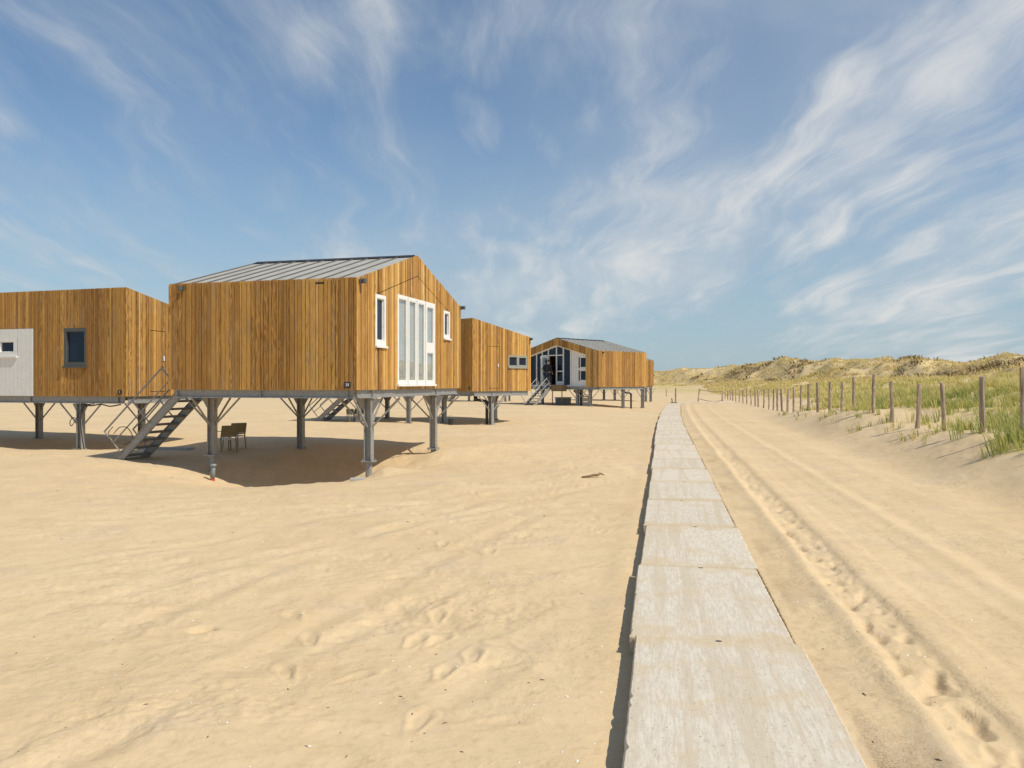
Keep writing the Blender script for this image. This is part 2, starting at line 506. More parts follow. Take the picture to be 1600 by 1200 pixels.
def mat_sand():
    m, t, b = new_mat('dune_sand')
    co = t.add('ShaderNodeTexCoord').outputs['Object']
    veg = attr(t, 'veg').outputs['Fac']
    coarse = attr(t, 'coarse').outputs['Fac']
    far = attr(t, 'ridge').outputs['Fac']
    n1 = t.noise(co, .35, 5, .55)
    n2 = t.noise(co, 2.3, 5, .6)
    n3 = t.noise(co, 14., 4, .65)
    gr = t.noise(co, 125., 4, .75)
    c = t.mix(t.ramp(n1, .3, .7), (.632, .472, .280), (.682, .522, .322))
    c = t.mix(t.ramp(n2, .35, .75, 0, .45), c, (.565, .412, .228))
    n4 = t.noise(co, .9, 4, .6)
    c = t.mix(t.ramp(n4, .5, .72, 0, .5), c, (.56, .435, .305))
    c = t.mix(t.ramp(n3, .48, .80, 0, .55), c, (.455, .32, .165))
    c = t.mix(t.ramp(gr, .35, .70, 0, .22, False), c, (.46, .335, .185))
    # coarse, darker shell grit
    gm = t.ramp(t.math('ADD', gr, t.math('MULTIPLY', coarse, .34)), .62, .84, 0, .78)
    gm = t.math('MULTIPLY', gm, t.ramp(coarse, .04, .7))
    c = t.mix(t.ramp(coarse, .1, 1.0, 0, .38), c, (.44, .31, .165))
    c = t.mix(gm, c, (.165, .112, .062))
    sp = t.noise(co, 75., 2, .5)
    c = t.mix(t.ramp(sp, .70, .78, 0, .5), c, (.27, .19, .105))
    # straw litter and roots between the marram
    v1 = t.noise(co, 1.1, 5, .65)
    v2 = t.noise(co, 6.0, 4, .7)
    vc = t.mix(t.ramp(v1, .35, .65), (.47, .39, .15), (.60, .46, .21))
    vc = t.mix(t.ramp(v2, .5, .75, 0, .7), vc, (.34, .29, .12))
    c = t.mix(t.math('MULTIPLY', veg, t.ramp(v2, .25, .6, .45, 1.0)), c, vc)
    # sere ridge with brown scrub
    r1 = t.noise(co, .085, 6, .62)
    r2 = t.noise(co, .55, 5, .65)
    rc = t.mix(t.ramp(r2, .35, .65), (.53, .40, .20), (.62, .485, .27))
    rc = t.mix(t.ramp(t.math('ADD', t.math('MULTIPLY', r1, .7), t.math('MULTIPLY', r2, .45)), .57, .67, 0, .7), rc, (.34, .235, .115))
    rc = t.mix(t.ramp(r1, .36, .28, 0, .9), rc, (.60, .48, .31))
    c = t.mix(far, c, rc)
    t.link(c, b.inputs['Base Color'])
    b.inputs['Roughness'].default_value = .95
    b.inputs['Specular IOR Level'].default_value = .12
    h = t.math('ADD', t.math('MULTIPLY', gr, t.ramp(coarse, 0, 1, .35, 2.2)), t.math('MULTIPLY', n3, 1.4))
    h = t.math('ADD', h, t.math('MULTIPLY', v2, t.math('MULTIPLY', veg, 12.0)))
    bp = t.add('ShaderNodeBump')
    bp.inputs['Strength'].default_value = .55
    bp.inputs['Distance'].default_value = .006
    t.link(h, bp.inputs['Height'])
    b2 = t.add('ShaderNodeBump')
    b2.inputs['Strength'].default_value = .8
    b2.inputs['Distance'].default_value = .062
    pat = t.ramp(t.noise(co, .55, 3, .5), .38, .64, .25, 1.0)
    h2 = t.math('MULTIPLY', t.noise(co, 2.6, 8, .64, .3), pat)
    t.link(h2, b2.inputs['Height'])
    t.link(bp.outputs[0], b2.inputs['Normal'])
    t.link(b2.outputs[0], b.inputs['Normal'])
    return m


def mat_concrete():
    m, t, b = new_mat('brushed_concrete')
    oi = t.add('ShaderNodeObjectInfo')
    co = t.add('ShaderNodeTexCoord').outputs['Object']
    rr = oi.outputs['Random']
    off = t.xyz(t.math('MULTIPLY', rr, 47.), t.math('MULTIPLY', rr, 83.), 0.)
    p = t.vmath('ADD', co, off)
    st = t.noise(t.mapping(p, (52, 5.5, 1)), 1., 6, .74)
    st2 = t.noise(t.mapping(p, (8, .35, 1)), 1., 5, .6, .15)
    bl = t.noise(p, 2.6, 5, .62, .3)
    pit = t.noise(p, 55., 3, .6)
    c = t.mix(t.ramp(st, .3, .7), (.54, .462, .358), (.735, .662, .548))
    c = t.mix(t.ramp(st2, .46, .62, 0, .62), c, (.53, .43, .30))
    c = t.mix(t.ramp(t.noise(p, 21., 5, .7), .5, .72, 0, .45), c, (.47, .40, .31))
    c = t.mix(t.ramp(rr, 0, 1, 0, .28, False), c, (.50, .44, .35))
    x, y, z = t.sep(co)
    ed = t.math('ABSOLUTE', t.math('DIVIDE', y, 1.01))
    d1 = t.ramp(t.math('ADD', ed, t.math('MULTIPLY', t.math('SUBTRACT', bl, .5), 1.1)), .72, 1.0, 0, .85)
    d2 = t.ramp(bl, .50, .70, 0, .75)
    dust = t.math('MULTIPLY', t.math('MAXIMUM', d1, d2), t.ramp(st, .2, .75, 1.0, .55))
    c = t.mix(dust, c, (.56, .43, .26))
    c = t.mix(t.ramp(t.noise(t.mapping(p, (30, 12, 1)), 1., 5, .7), .56, .70, 0, .5), c, (.40, .335, .26))
    c = t.mix(t.ramp(pit, .63, .70, 0, .65), c, (.22, .18, .14))
    t.link(c, b.inputs['Base Color'])
    b.inputs['Roughness'].default_value = .9
    b.inputs['Specular IOR Level'].default_value = .2
    bp = t.add('ShaderNodeBump')
    bp.inputs['Strength'].default_value = .5
    bp.inputs['Distance'].default_value = .004
    t.link(t.math('SUBTRACT', st, t.math('MULTIPLY', t.ramp(pit, .6, .75), 1.)), bp.inputs['Height'])
    t.link(bp.outputs[0], b.inputs['Normal'])
    return m


def mat_steel():
    m, t, b = new_mat('galvanised_steel')
    co = t.add('ShaderNodeTexCoord').outputs['Object']
    vo = t.add('ShaderNodeTexVoronoi')
    vo.inputs['Scale'].default_value = 38.
    t.link(co, vo.inputs['Vector'])
    n = t.noise(t.mapping(co, (3, 3, 1.2)), 1.6, 5, .6)
    c = t.mix(t.sep(vo.outputs['Color'])[0], (.27, .265, .25), (.37, .365, .35))
    c = t.mix(t.ramp(n, .52, .75, 0, .55), c, (.25, .215, .17))
    c = t.mix(t.ramp(n, .42, .25, 0, .4), c, (.46, .46, .44))
    t.link(c, b.inputs['Base Color'])
    b.inputs['Metallic'].default_value = .25
    b.inputs['Roughness'].default_value = .52
    return m


def mat_post():
    m, t, b = new_mat('weathered_post')
    co = t.add('ShaderNodeTexCoord').outputs['Object']
    rr = t.add('ShaderNodeObjectInfo').outputs['Random']
    p = t.vmath('ADD', co, t.xyz(t.math('MULTIPLY', rr, 31.), t.math('MULTIPLY', rr, 17.), t.math('MULTIPLY', rr, 57.)))
    g = t.noise(t.mapping(p, (34, 34, 2.2)), 1., 5, .65)
    n = t.noise(p, 5., 4, .6)
    c = t.mix(t.ramp(g, .3, .7), (.22, .16, .11), (.66, .51, .37))
    c = t.mix(t.ramp(n, .5, .72, 0, .6), c, (.70, .58, .45))
    c = t.mix(t.ramp(rr, 0, 1, 0, .3, False), c, (.19, .135, .09))
    t.link(c, b.inputs['Base Color'])
    b.inputs['Roughness'].default_value = .85
    bp = t.add('ShaderNodeBump')
    bp.inputs['Strength'].default_value = .7
    bp.inputs['Distance'].default_value = .006
    t.link(g, bp.inputs['Height'])
    t.link(bp.outputs[0], b.inputs['Normal'])
    return m


def mat_roof():
    m, t, b = new_mat('zinc_roof')
    co = t.add('ShaderNodeTexCoord').outputs['Object']
    n = t.noise(t.mapping(co, (1.2, 1.2, 1.2)), 1.6, 5, .6)
    n2 = t.noise(t.mapping(co, (14, 2, 2)), 1., 4, .6)
    c = t.mix(t.ramp(n, .3, .7), (.37, .355, .315), (.43, .415, .37))
    c = t.mix(t.ramp(n2, .5, .8, 0, .3), c, (.33, .31, .27))
    t.link(c, b.inputs['Base Color'])
    b.inputs['Metallic'].default_value = .0
    b.inputs['Roughness'].default_value = .6
    return m


def mat_glass():
    m, t, b = new_mat('window_glass')
    t.n.remove(b)
    out = t.n.get('Material Output')
    tr = t.add('ShaderNodeBsdfTransparent')
    tr.inputs[0].default_value = (.93, .95, .95, 1)
    gl = t.add('ShaderNodeBsdfGlossy')
    gl.inputs['Roughness'].default_value = .015
    fr = t.add('ShaderNodeLayerWeight')
    fr.inputs['Blend'].default_value = .5
    f = t.math('MULTIPLY_ADD', t.math('POWER', fr.outputs['Facing'], 3.5), .85, .13, clamp=True)
    mx = t.add('ShaderNodeMixShader')
    t.link(f, mx.inputs[0])
    t.link(tr.outputs[0], mx.inputs[1])
    t.link(gl.outputs[0], mx.inputs[2])
    t.link(mx.outputs[0], out.inputs['Surface'])
    return m


def mat_grass():
    m, t, b = new_mat('marram_grass')
    t.n.remove(b)
    out = t.n.get('Material Output')
    a = attr(t, 'hue').outputs['Fac']
    h = attr(t, 'tip').outputs['Fac']
    cr = t.add('ShaderNodeValToRGB')
    e = cr.color_ramp.elements
    e[0].position = 0; e[0].color = (.22, .27, .075, 1)
    e[1].position = 1; e[1].color = (.72, .565, .29, 1)
    for ps, c in ((.25, (.37, .40, .115, 1)), (.5, (.56, .52, .17, 1)), (.75, (.70, .57, .22, 1))):
        k = cr.color_ramp.elements.new(ps); k.color = c
    t.link(a, cr.inputs[0])
    c = t.mix(t.ramp(h, .55, 1.0, 0, .5), cr.outputs[0], (.78, .67, .34))
    di = t.add('ShaderNodeBsdfDiffuse')
    tl = t.add('ShaderNodeBsdfTranslucent')
    t.link(c, di.inputs[0]); t.link(c, tl.inputs[0])
    mx = t.add('ShaderNodeMixShader')
    mx.inputs[0].default_value = .35
    t.link(di.outputs[0], mx.inputs[1]); t.link(tl.outputs[0], mx.inputs[2])
    t.link(mx.outputs[0], out.inputs['Surface'])
    return m


mat_wood(); mat_sand(); mat_concrete(); mat_steel(); mat_post(); mat_roof(); mat_glass(); mat_grass()
simple('membrane', (.035, .028, .022), .9)
simple('white_paint', (.78, .77, .74), .45, var=.04)
simple('white_boards', (.76, .755, .72), .55, var=.05)
simple('grey_paint', (.085, .09, .082), .5, var=.08)
simple('pale_grey_paint', (.30, .30, .25), .5, var=.06)
simple('dark_glass', (.012, .022, .045), .03, var=.05, spec=.28)
simple('curtain', (.70, .69, .65), .9, var=.06)
simple('bounce_soffit', (.70, .61, .47), .8, var=.1)  # floor underside, coloured pale to bounce light into the shade below
simple('room', (.16, .10, .055), .9, var=.2)
simple('black_cap', (.022, .022, .024), .5)
simple('seam_grey', (.13, .115, .10), .6)
simple('grating', (.13, .125, .115), .6, var=.2)
simple('black_plastic', (.028, .030, .034), .45)
simple('plaque', (.025, .022, .03), .4)
simple('print_white', (.8, .8, .8), .6, var=.02)
simple('olive_plastic', (.25, .205, .115), .5, var=.12)
simple('pale_plastic', (.60, .57, .55), .5, var=.08)
simple('red_plastic', (.55, .05, .03), .4)
simple('pipe_grey', (.22, .25, .24), .5, var=.2)
simple('rope', (.13, .10, .07), .9, var=.25, vscale=40)
simple('driftwood', (.24, .155, .075), .8, var=.3, vscale=30, bump=.6)
simple('pile_concrete', (.40, .38, .35), .9, var=.12, bump=.4)
simple('shell', (.78, .74, .68), .6, var=.1)
simple('twig', (.16, .11, .065), .8, var=.3)
simple('skin', (.52, .32, .23), .55, var=.06)
simple('black_jacket', (.014, .014, .022), .75, var=.2)
simple('dark_jeans', (.035, .045, .075), .85, var=.2)
simple('brown_hair', (.07, .04, .022), .6, var=.25, vscale=40)
simple('crate_white', (.70, .72, .72), .5)
simple('box_grey', (.22, .27, .30), .5)
simple('scrub', (.34, .245, .125), .9, var=.35, vscale=2)


# ------------------------------------------------------------------ builders
class MB:
    """collects faces in layout units; build() links them as ONE mesh"""
    def __init__(self):
        self.v = []; self.f = []; self.tone = []; self.m = []; self.mi = 0

    def quadbox(self, c8, tone=0.0):
        o = len(self.v)
        self.v += [tuple(p) for p in c8]
        self.f += [(o, o + 3, o + 2, o + 1), (o + 4, o + 5, o + 6, o + 7), (o, o + 1, o + 5, o + 4),
                   (o + 1, o + 2, o + 6, o + 5), (o + 2, o + 3, o + 7, o + 6), (o + 3, o, o + 4, o + 7)]
        self.tone += [tone] * 8
        self.m += [self.mi] * 6

    def box(self, x0, x1, y0, y1, z0, z1, tone=0.0):
        self.quadbox([(x0, y0, z0), (x1, y0, z0), (x1, y1, z0), (x0, y1, z0),
                      (x0, y0, z1), (x1, y0, z1), (x1, y1, z1), (x0, y1, z1)], tone)

    def bar(self, p, q, w, h, up=(0, 0, 1)):
        p = Vector(p); q = Vector(q)
        d = (q - p).normalized()
        up = Vector(up)
        if abs(d.dot(up)) > .98:
            up = Vector((1, 0, 0))
        sx = d.cross(up).normalized()
        sz = sx.cross(d).normalized()
        a = [(-w / 2, -h / 2), (w / 2, -h / 2), (w / 2, h / 2), (-w / 2, h / 2)]
        self.quadbox([p + sx * i + sz * j for i, j in a] + [q + sx * i + sz * j for i, j in a])

    def tube(self, pts, r, n=8, r2=None, caps=True):
        pts = [Vector(p) for p in pts]
        o = len(self.v)
        N = len(pts)
        ref = Vector((0.31, 0.17, .93)).normalized()
        for i, p in enumerate(pts):
            d = (pts[min(i + 1, N - 1)] - pts[max(i - 1, 0)]).normalized()
            rf = ref if abs(d.dot(ref)) < .95 else Vector((1, 0, 0))
            a = d.cross(rf).normalized(); b = d.cross(a)
            rr = r if r2 is None else r + (r2 - r) * i / max(1, N - 1)
            if isinstance(r, (list, tuple)):
                rr = r[i]
            for k in range(n):
                th = 2 * math.pi * k / n
                self.v.append(tuple(p + (a * math.cos(th) + b * math.sin(th)) * rr))
                self.tone.append(0)
        for i in range(N - 1):
            for k in range(n):
                k2 = (k + 1) % n
                self.f.append((o + i * n + k, o + i * n + k2, o + (i + 1) * n + k2, o + (i + 1) * n + k))
                self.m.append(self.mi)
        if caps:
            self.f.append(tuple(o + k for k in range(n))); self.m.append(self.mi)
            self.f.append(tuple(o + (N - 1) * n + k for k in reversed(range(n)))); self.m.append(self.mi)

    def prism(self, poly, axis, lo, hi):
        """poly: 2-D outline; axis 'x': poly=(y,z); 'y': poly=(x,z); 'z': poly=(x,y)"""
        def P(a, b, c):
            return {'x': (c, a, b), 'y': (a, c, b), 'z': (a, b, c)}[axis]
        o = len(self.v); n = len(poly)
        self.v += [P(a, b, lo) for a, b in poly] + [P(a, b, hi) for a, b in poly]
        self.tone += [0] * (2 * n)
        self.f += [tuple(range(o, o + n)), tuple(range(o + 2 * n - 1, o + n - 1, -1))]
        self.f += [(o + i, o + (i + 1) % n, o + n + (i + 1) % n, o + n + i) for i in range(n)]
        self.m += [self.mi] * (n + 2)

    def ibeam(self, p, q, h, w, tf=.022, tw=.016, up=(0, 0, 1)):
        """rolled I/H section from p to q; up = direction of the web"""
        p = Vector(p); q = Vector(q)
        d = (q - p).normalized(); up = Vector(up)
        sx = d.cross(up).normalized(); sz = sx.cross(d).normalized()
        a = w / 2; b = h / 2; c = tw / 2
        prof = [(-a, -b), (a, -b), (a, -b + tf), (c, -b + tf), (c, b - tf), (a, b - tf), (a, b), (-a, b), (-a, b - tf), (-c, b - tf), (-c, -b + tf), (-a, -b + tf)]
        o = len(self.v); n = 12
        for e in (p, q):
            self.v += [tuple(e + sx * i + sz * j) for i, j in prof]
        self.tone += [0] * 24
        self.f += [(o + i, o + (i + 1) % n, o + n + (i + 1) % n, o + n + i) for i in range(n)]
        for k in (0, n):
            self.f += [(o + k + 0, o + k + 1, o + k + 2, o + k + 3, o + k + 10, o + k + 11),
                       (o + k + 9, o + k + 4, o + k + 5, o + k + 6, o + k + 7, o + k + 8), (o + k + 3, o + k + 4, o + k + 9, o + k + 10)]
        self.m += [self.mi] * (n + 6)

    def mesh(self, name, mats, smooth=False):
        me = bpy.data.meshes.new(name)
        me.from_pydata([(a * K, b * K, c * K) for a, b, c in self.v], [], self.f)
        for mm in (mats if isinstance(mats, (list, tuple)) else [mats]):
            me.materials.append(MATS[mm])
        if isinstance(mats, (list, tuple)):
            me.polygons.foreach_set('material_index', self.m)
        bm = bmesh.new(); bm.from_mesh(me)
        bmesh.ops.recalc_face_normals(bm, faces=bm.faces)
        bm.to_mesh(me); bm.free()
        if any(self.tone):
            at = me.attributes.new('tone', 'FLOAT', 'POINT')
            at.data.foreach_set('value', self.tone)
        if smooth:
            me.polygons.foreach_set('use_smooth', [True] * len(me.polygons))
        me.update()
        return me

    def build(self, name, mats, parent=None, smooth=False, loc=None, rz=0.0):
        o = bpy.data.objects.new(name, self.mesh(name, mats, smooth))
        COL.objects.link(o)
        if parent is not None:
            o.parent = parent
        if loc is not None:
            o.location = (loc[0] * K, loc[1] * K, loc[2] * K)
        o.rotation_euler.z = rz
        return o


def tag(o, label=None, cat=None, group=None, kind=None):
    if label: o['label'] = label
    if cat: o['category'] = cat
    if group: o['group'] = group
    if kind: o['kind'] = kind
    return o


def empty(name, loc, rz=0.0, parent=None):
    o = bpy.data.objects.new(name, None)
    o.empty_display_size = .2
    COL.objects.link(o)
    o.location = (loc[0] * K, loc[1] * K, loc[2] * K)
    o.rotation_euler.z = rz
    if parent: o.parent = parent
    return o


def copy_tree(o, parent=None):
    c = o.copy()
    COL.objects.link(c)
    if parent is not None: c.parent = parent
    for ch in list(o.children):
        copy_tree(ch, c)
    return c


# ------------------------------------------------------------------ ground sheet
def build_ground():
    ang = np.concatenate([np.arange(-180, -40, 4.0), np.linspace(-40, 42, 860), np.arange(44, 180, 4.0)])
    ang = np.radians(ang)
    px = np.arange(830, 41, -1.6)
    r1 = EYE * F_PX / px
    near = np.geomspace(.05, r1[0] * .97, 14)
    far = np.geomspace(r1[-1] * 1.01, 340, 190)
    vfar = np.geomspace(350, 2500, 22)
    rad = np.concatenate([near, r1, far, vfar])
    A, R = np.meshgrid(ang, rad)
    X = (R * np.sin(A)).ravel(); Y = (R * np.cos(A)).ravel()
    z, veg, coarse, rough, s, k = terrain(X, Y)
    z = np.where(np.hypot(X, Y) > 340, np.minimum(z, 2.0), z)
    na = len(ang); nr = len(rad)
    me = bpy.data.meshes.new('sand_ground')
    me.vertices.add(na * nr)
    co = np.stack([X * K, Y * K, z * K], 1).astype(np.float32)
    me.vertices.foreach_set('co', co.ravel())
    i = np.arange(nr - 1)[:, None] * na; j = np.arange(na)[None, :]; j2 = (j + 1) % na
    q = np.stack([i + j, i + na + j, i + na + j2, i + j2], -1).reshape(-1, 4).astype(np.int32)
    n = len(q)
    me.loops.add(n * 4); me.polygons.add(n)
    me.loops.foreach_set('vertex_index', q.ravel())
    me.polygons.foreach_set('loop_start', np.arange(0, n * 4, 4, dtype=np.int32))
    me.polygons.foreach_set('use_smooth', np.ones(n, dtype=bool))
    me.update(calc_edges=True)
    az = np.degrees(np.arctan2(X, Y))
    ridge = sst(k, -58, -40) * sst(az, 2, 9) * (1 - sst(az, 150, 170))
    for nm, arr in (('veg', veg), ('coarse', coarse), ('ridge', ridge)):
        at = me.attributes.new(nm, 'FLOAT', 'POINT')
        at.data.foreach_set('value', arr.astype(np.float32))
    me.materials.append(MATS['dune_sand'])
    o = bpy.data.objects.new('ground', me)
    COL.objects.link(o)
    tag(o, kind='structure')
    return o


build_ground()


# ------------------------------------------------------------------ concrete path
def build_path():
    path = empty('path', (.38, 0, 0))
    path['kind'] = 'structure'
    ang = -math.atan(WALK)
    variants = []
    for vi in range(4):
        rr = random.Random(50 + vi)
        bm = bmesh.new()
        hx, hy, th = .598, 1.192, .16
        n = 26
        top = []; rim = []; low = []
        outline = []
        for i in range(n): outline.append((-hx + 2 * hx * i / n, -hy, 0))
        for i in range(n * 2): outline.append((hx, -hy + 2 * hy * i / (n * 2), 1))
        for i in range(n): outline.append((hx - 2 * hx * i / n, hy, 0))
        for i in range(n * 2): outline.append((-hx, hy - 2 * hy * i / (n * 2), 1))
        for x, y, e in outline:
            j = rr.random() * .006 + (rr.random() < .06) * rr.random() * .022
            nx = (1 if x > 0 else -1) if e else 0
            ny = 0 if e else (1 if y > 0 else -1)
            c = .009 + j
            top.append(bm.verts.new(((x - nx * c) * K, (y - ny * c) * K, 0)))
            rim.append(bm.verts.new(((x - nx * j * .5) * K, (y - ny * j * .5) * K, -(.010 + j * .6) * K)))
            low.append(bm.verts.new((x * K, y * K, -th * K)))
        N = len(top)
        bm.faces.new(top)
        for a, b in ((top, rim), (rim, low)):
            for i in range(N):
                bm.faces.new((a[i], b[i], b[(i + 1) % N], a[(i + 1) % N]))
        bmesh.ops.recalc_face_normals(bm, faces=bm.faces)
        me = bpy.data.meshes.new('slab')
        bm.to_mesh(me); bm.free()
        me.materials.append(MATS['brushed_concrete'])
        variants.append(me)
    slot = MB()
    slot.prism([(-.026, -.010), (-.005, -.016), (.02, -.008), (.024, .006), (.004, .013), (-.02, .008)], 'z', -.02, .0025)
    slot_me = slot.mesh('lifting_slot', 'black_cap')
    rr = random.Random(5)
    step = 2.40 * math.cos(ang)
    y0 = 5.91 - step * 3
    for k in range(32):
        Y = y0 + step * (k + .5)
        b = float(walk_bend(np.array([Y]))[0]); b2 = float(walk_bend(np.array([Y + 1.]))[0])
        X = .38 + WALK * Y + b
        o = bpy.data.objects.new('slab', variants[k % 4])
        COL.objects.link(o)
        o.parent = path
        jx = rr.uniform(-.018, .018)
        if k == 2: jx = .03
        o.location = ((X - .38 + jx) * K, Y * K, (.15 + rr.uniform(-.004, .005) + (.010 if k == 2 else 0)) * K)
        o.rotation_euler = (rr.uniform(-.0015, .0015), rr.uniform(-.004, .004), ang - math.atan(b2 - b) + rr.uniform(-.006, .006) + (math.pi if k % 2 else 0))
        if 2 <= k < 12:
            h = bpy.data.objects.new('lifting_slot', slot_me)
            COL.objects.link(h); h.parent = o
            h.location = (rr.uniform(-.06, .06) * K, (1.150 if k % 2 == 0 else -1.150) * K, 0)
    # the short crossing strip at the far end
    for k in range(3):
        o = bpy.data.objects.new('slab', variants[k % 4])
        COL.objects.link(o); o.parent = path
        Y = 79.0 + .9 * k
        o.location = ((17.0 + 2.2 * k - .38) * K, Y * K, .16 * K)
        o.rotation_euler = (0, 0, math.pi / 2 + .38)


build_path()


# ------------------------------------------------------------------ house pieces
def WP(axis, off, sgn):
    """wall frame: (along, outward depth, z) -> local xyz"""
    if axis == 'x':
        return lambda a, d, z: (a, off + sgn * d, z)
    return lambda a, d, z: (off + sgn * d, a, z)


def wbox(mb, P, a0, a1, d0, d1, z0, z1):
    mb.quadbox([P(a0, d0, z0), P(a1, d0, z0), P(a1, d1, z0), P(a0, d1, z0), P(a0, d0, z1), P(a1, d0, z1), P(a1, d1, z1), P(a0, d1, z1)])


def clad(wall, P, a0, a1, zlo, ztop, kinks, openings, seed, single=True, mat='larch_boards', lo=.0, hi=1.0, widths=(.065, .085, .105, .125, .15), thick=.03):
    """vertical boards as separate pieces; openings: (o0, o1, f_lo, f_hi, kinks)"""
    rr = random.Random(seed)
    edges = [a0]
    while edges[-1] < a1 - .16:
        edges.append(edges[-1] + rr.choice(widths))
    edges.append(a1)
    allk = set(kinks)
    for o in openings:
        allk.update((o[0], o[1])); allk.update(o[4] if len(o) > 4 else ())
    joined = MB()
    prev = .5
    for b0, b1 in zip(edges[:-1], edges[1:]):
        g = .008
        l, r = b0 + g, b1 - g
        if rr.random() < .35:
            tone = min(.995 - .05 * rr.random(), abs(prev + rr.uniform(-.12, .12)))
        else:
            tone = rr.betavariate(1.8, 1.95)
        prev = tone
        tone = lo + (hi - lo) * tone + .001
        d = thick + rr.uniform(-.011, .010)
        cuts = sorted([l, r] + [k for k in allk if l + .004 < k < r - .004])
        for c0, c1 in zip(cuts[:-1], cuts[1:]):
            mid = (c0 + c1) / 2
            iv = [(lambda a: zlo, ztop)]
            for o in openings:
                if o[0] <= mid <= o[1]:
                    nx = []
                    for fl, fh in iv:
                        if o[2](mid) > fl(mid) + .01: nx.append((fl, (lambda a, h=fh, q=o[2]: min(h(a), q(a)))))
                        if o[3](mid) < fh(mid) - .01: nx.append(((lambda a, h=fl, q=o[3]: max(h(a), q(a))), fh))
                    iv = nx
            for fl, fh in iv:
                mb = MB() if single else joined
                mb.quadbox([P(c0, .004, fl(c0)), P(c1, .004, fl(c1)), P(c1, d, fl(c1)), P(c0, d, fl(c0)),
                            P(c0, .004, fh(c0)), P(c1, .004, fh(c1)), P(c1, d, fh(c1)), P(c0, d, fh(c0))], tone)
                if single: mb.build('board', mat, wall)
    if not single:
        o = joined.build('board', mat, wall)
        o['kind'] = 'stuff'


def const(c):
    return lambda a: c


def rect(a0, a1, z0, z1):
    return (a0, a1, const(z0), const(z1))


def window(house, P, a0, a1, z0, z1, lights, frame='white_paint', glass='window_glass', curtain=True, sill=True, fw=.065, face=.035, reveal=-.10, label=None):
    """lights: list of (a0, a1, z0, z1) pane rectangles inside the frame"""
    mb = MB()
    # solid frame = outer ring + members, built from the grid left between panes
    xs = sorted({a0, a1} | {l[0] for l in lights} | {l[1] for l in lights})
    zs = sorted({z0, z1} | {l[2] for l in lights} | {l[3] for l in lights})
    for i in range(len(xs) - 1):
        run = None
        for j in range(len(zs) - 1):
            cx = (xs[i] + xs[i + 1]) / 2; cz = (zs[j] + zs[j + 1]) / 2
            solid = not any(l[0] < cx < l[1] and l[2] < cz < l[3] for l in lights)
            if solid:
                wbox(mb, P, xs[i], xs[i + 1], reveal, face, zs[j], zs[j + 1])
    w = mb.build('window', frame, house)
    if label: w['label'] = label
    for l in lights:
        p = MB()
        wbox(p, P, l[0] - .005, l[1] + .005, reveal + .055, reveal + .062, l[2] - .005, l[3] + .005)
        p.build('pane', glass, w)
        # slim sash round the pane
        s = MB()
        t = .022
        for q in ((l[0], l[0] + t, l[2], l[3]), (l[1] - t, l[1], l[2], l[3]), (l[0] + t, l[1] - t, l[2], l[2] + t), (l[0] + t, l[1] - t, l[3] - t, l[3])):
            wbox(s, P, q[0], q[1], reveal + .063, reveal + .088, q[2], q[3])
        s.build('sash', frame, w)
        if curtain:
            c = MB()
            n = 9
            for k in range(n):
                e0 = l[0] + (l[1] - l[0]) * k / n; e1 = l[0] + (l[1] - l[0]) * (k + 1) / n
                dd = reveal + .012 + .016 * (k % 2)
                dd2 = reveal + .012 + .016 * ((k + 1) % 2)
                c.quadbox([P(e0, dd - .004, l[2]), P(e1, dd2 - .004, l[2]), P(e1, dd2, l[2]), P(e0, dd, l[2]),
                           P(e0, dd - .004, l[3]), P(e1, dd2 - .004, l[3]), P(e1, dd2, l[3]), P(e0, dd, l[3])])
            c.build('curtain', 'curtain', w)
    if sill:
        s = MB()
        wbox(s, P, a0 - .03, a1 + .03, .0, face + .055, z0 - .055, z0 - .002)
        s.build('sill', frame, w)
    return w


def wall_lamp(house, P, a, z):
    m = MB()
    wbox(m, P, a - .05, a + .05, .04, .075, z - .06, z + .06)
    p0 = Vector(P(a, .075, z)); p1 = Vector(P(a, .16, z - .01))
    m.tube([p0, p1], .035, 10)
    c = Vector(P(a, .155, z))
    m.tube([c + Vector((0, 0, -.055)), c + Vector((0, 0, .055))], .055, 12)
    m.build('wall_lamp', 'grey_paint', house)


def plaque(house, P, a, z, text, w=.17, h=.14):
    m = MB()
    wbox(m, P, a - w / 2, a + w / 2, .043, .058, z - h / 2, z + h / 2)
    pl = m.build('number_plaque', 'plaque', house)
    cu = bpy.data.curves.new('digits', 'FONT')
    cu.body = text; cu.size = h * .72 * K; cu.align_x = 'CENTER'; cu.align_y = 'CENTER'; cu.extrude = .002
    to = bpy.data.objects.new('digits', cu)
    COL.objects.link(to)
    dg = bpy.context.evaluated_depsgraph_get()
    me = bpy.data.meshes.new_from_object(to.evaluated_get(dg))
    bpy.data.objects.remove(to, do_unlink=True)
    me.materials.clear(); me.materials.append(MATS['print_white'])
    d = bpy.data.objects.new('digits', me)
    COL.objects.link(d); d.parent = pl
    p = Vector(P(a, .062, z)) * K
    ex = (Vector(P(a + 1, 0, z)) - Vector(P(a, 0, z))); out = Vector(P(a, 1, z)) - Vector(P(a, 0, z))
    up = Vector((0, 0, 1))
    if ex.cross(up).dot(out) < 0: ex = -ex
    d.matrix_local = Matrix.Translation(p) @ Matrix((ex, up, out)).transposed().to_4x4()


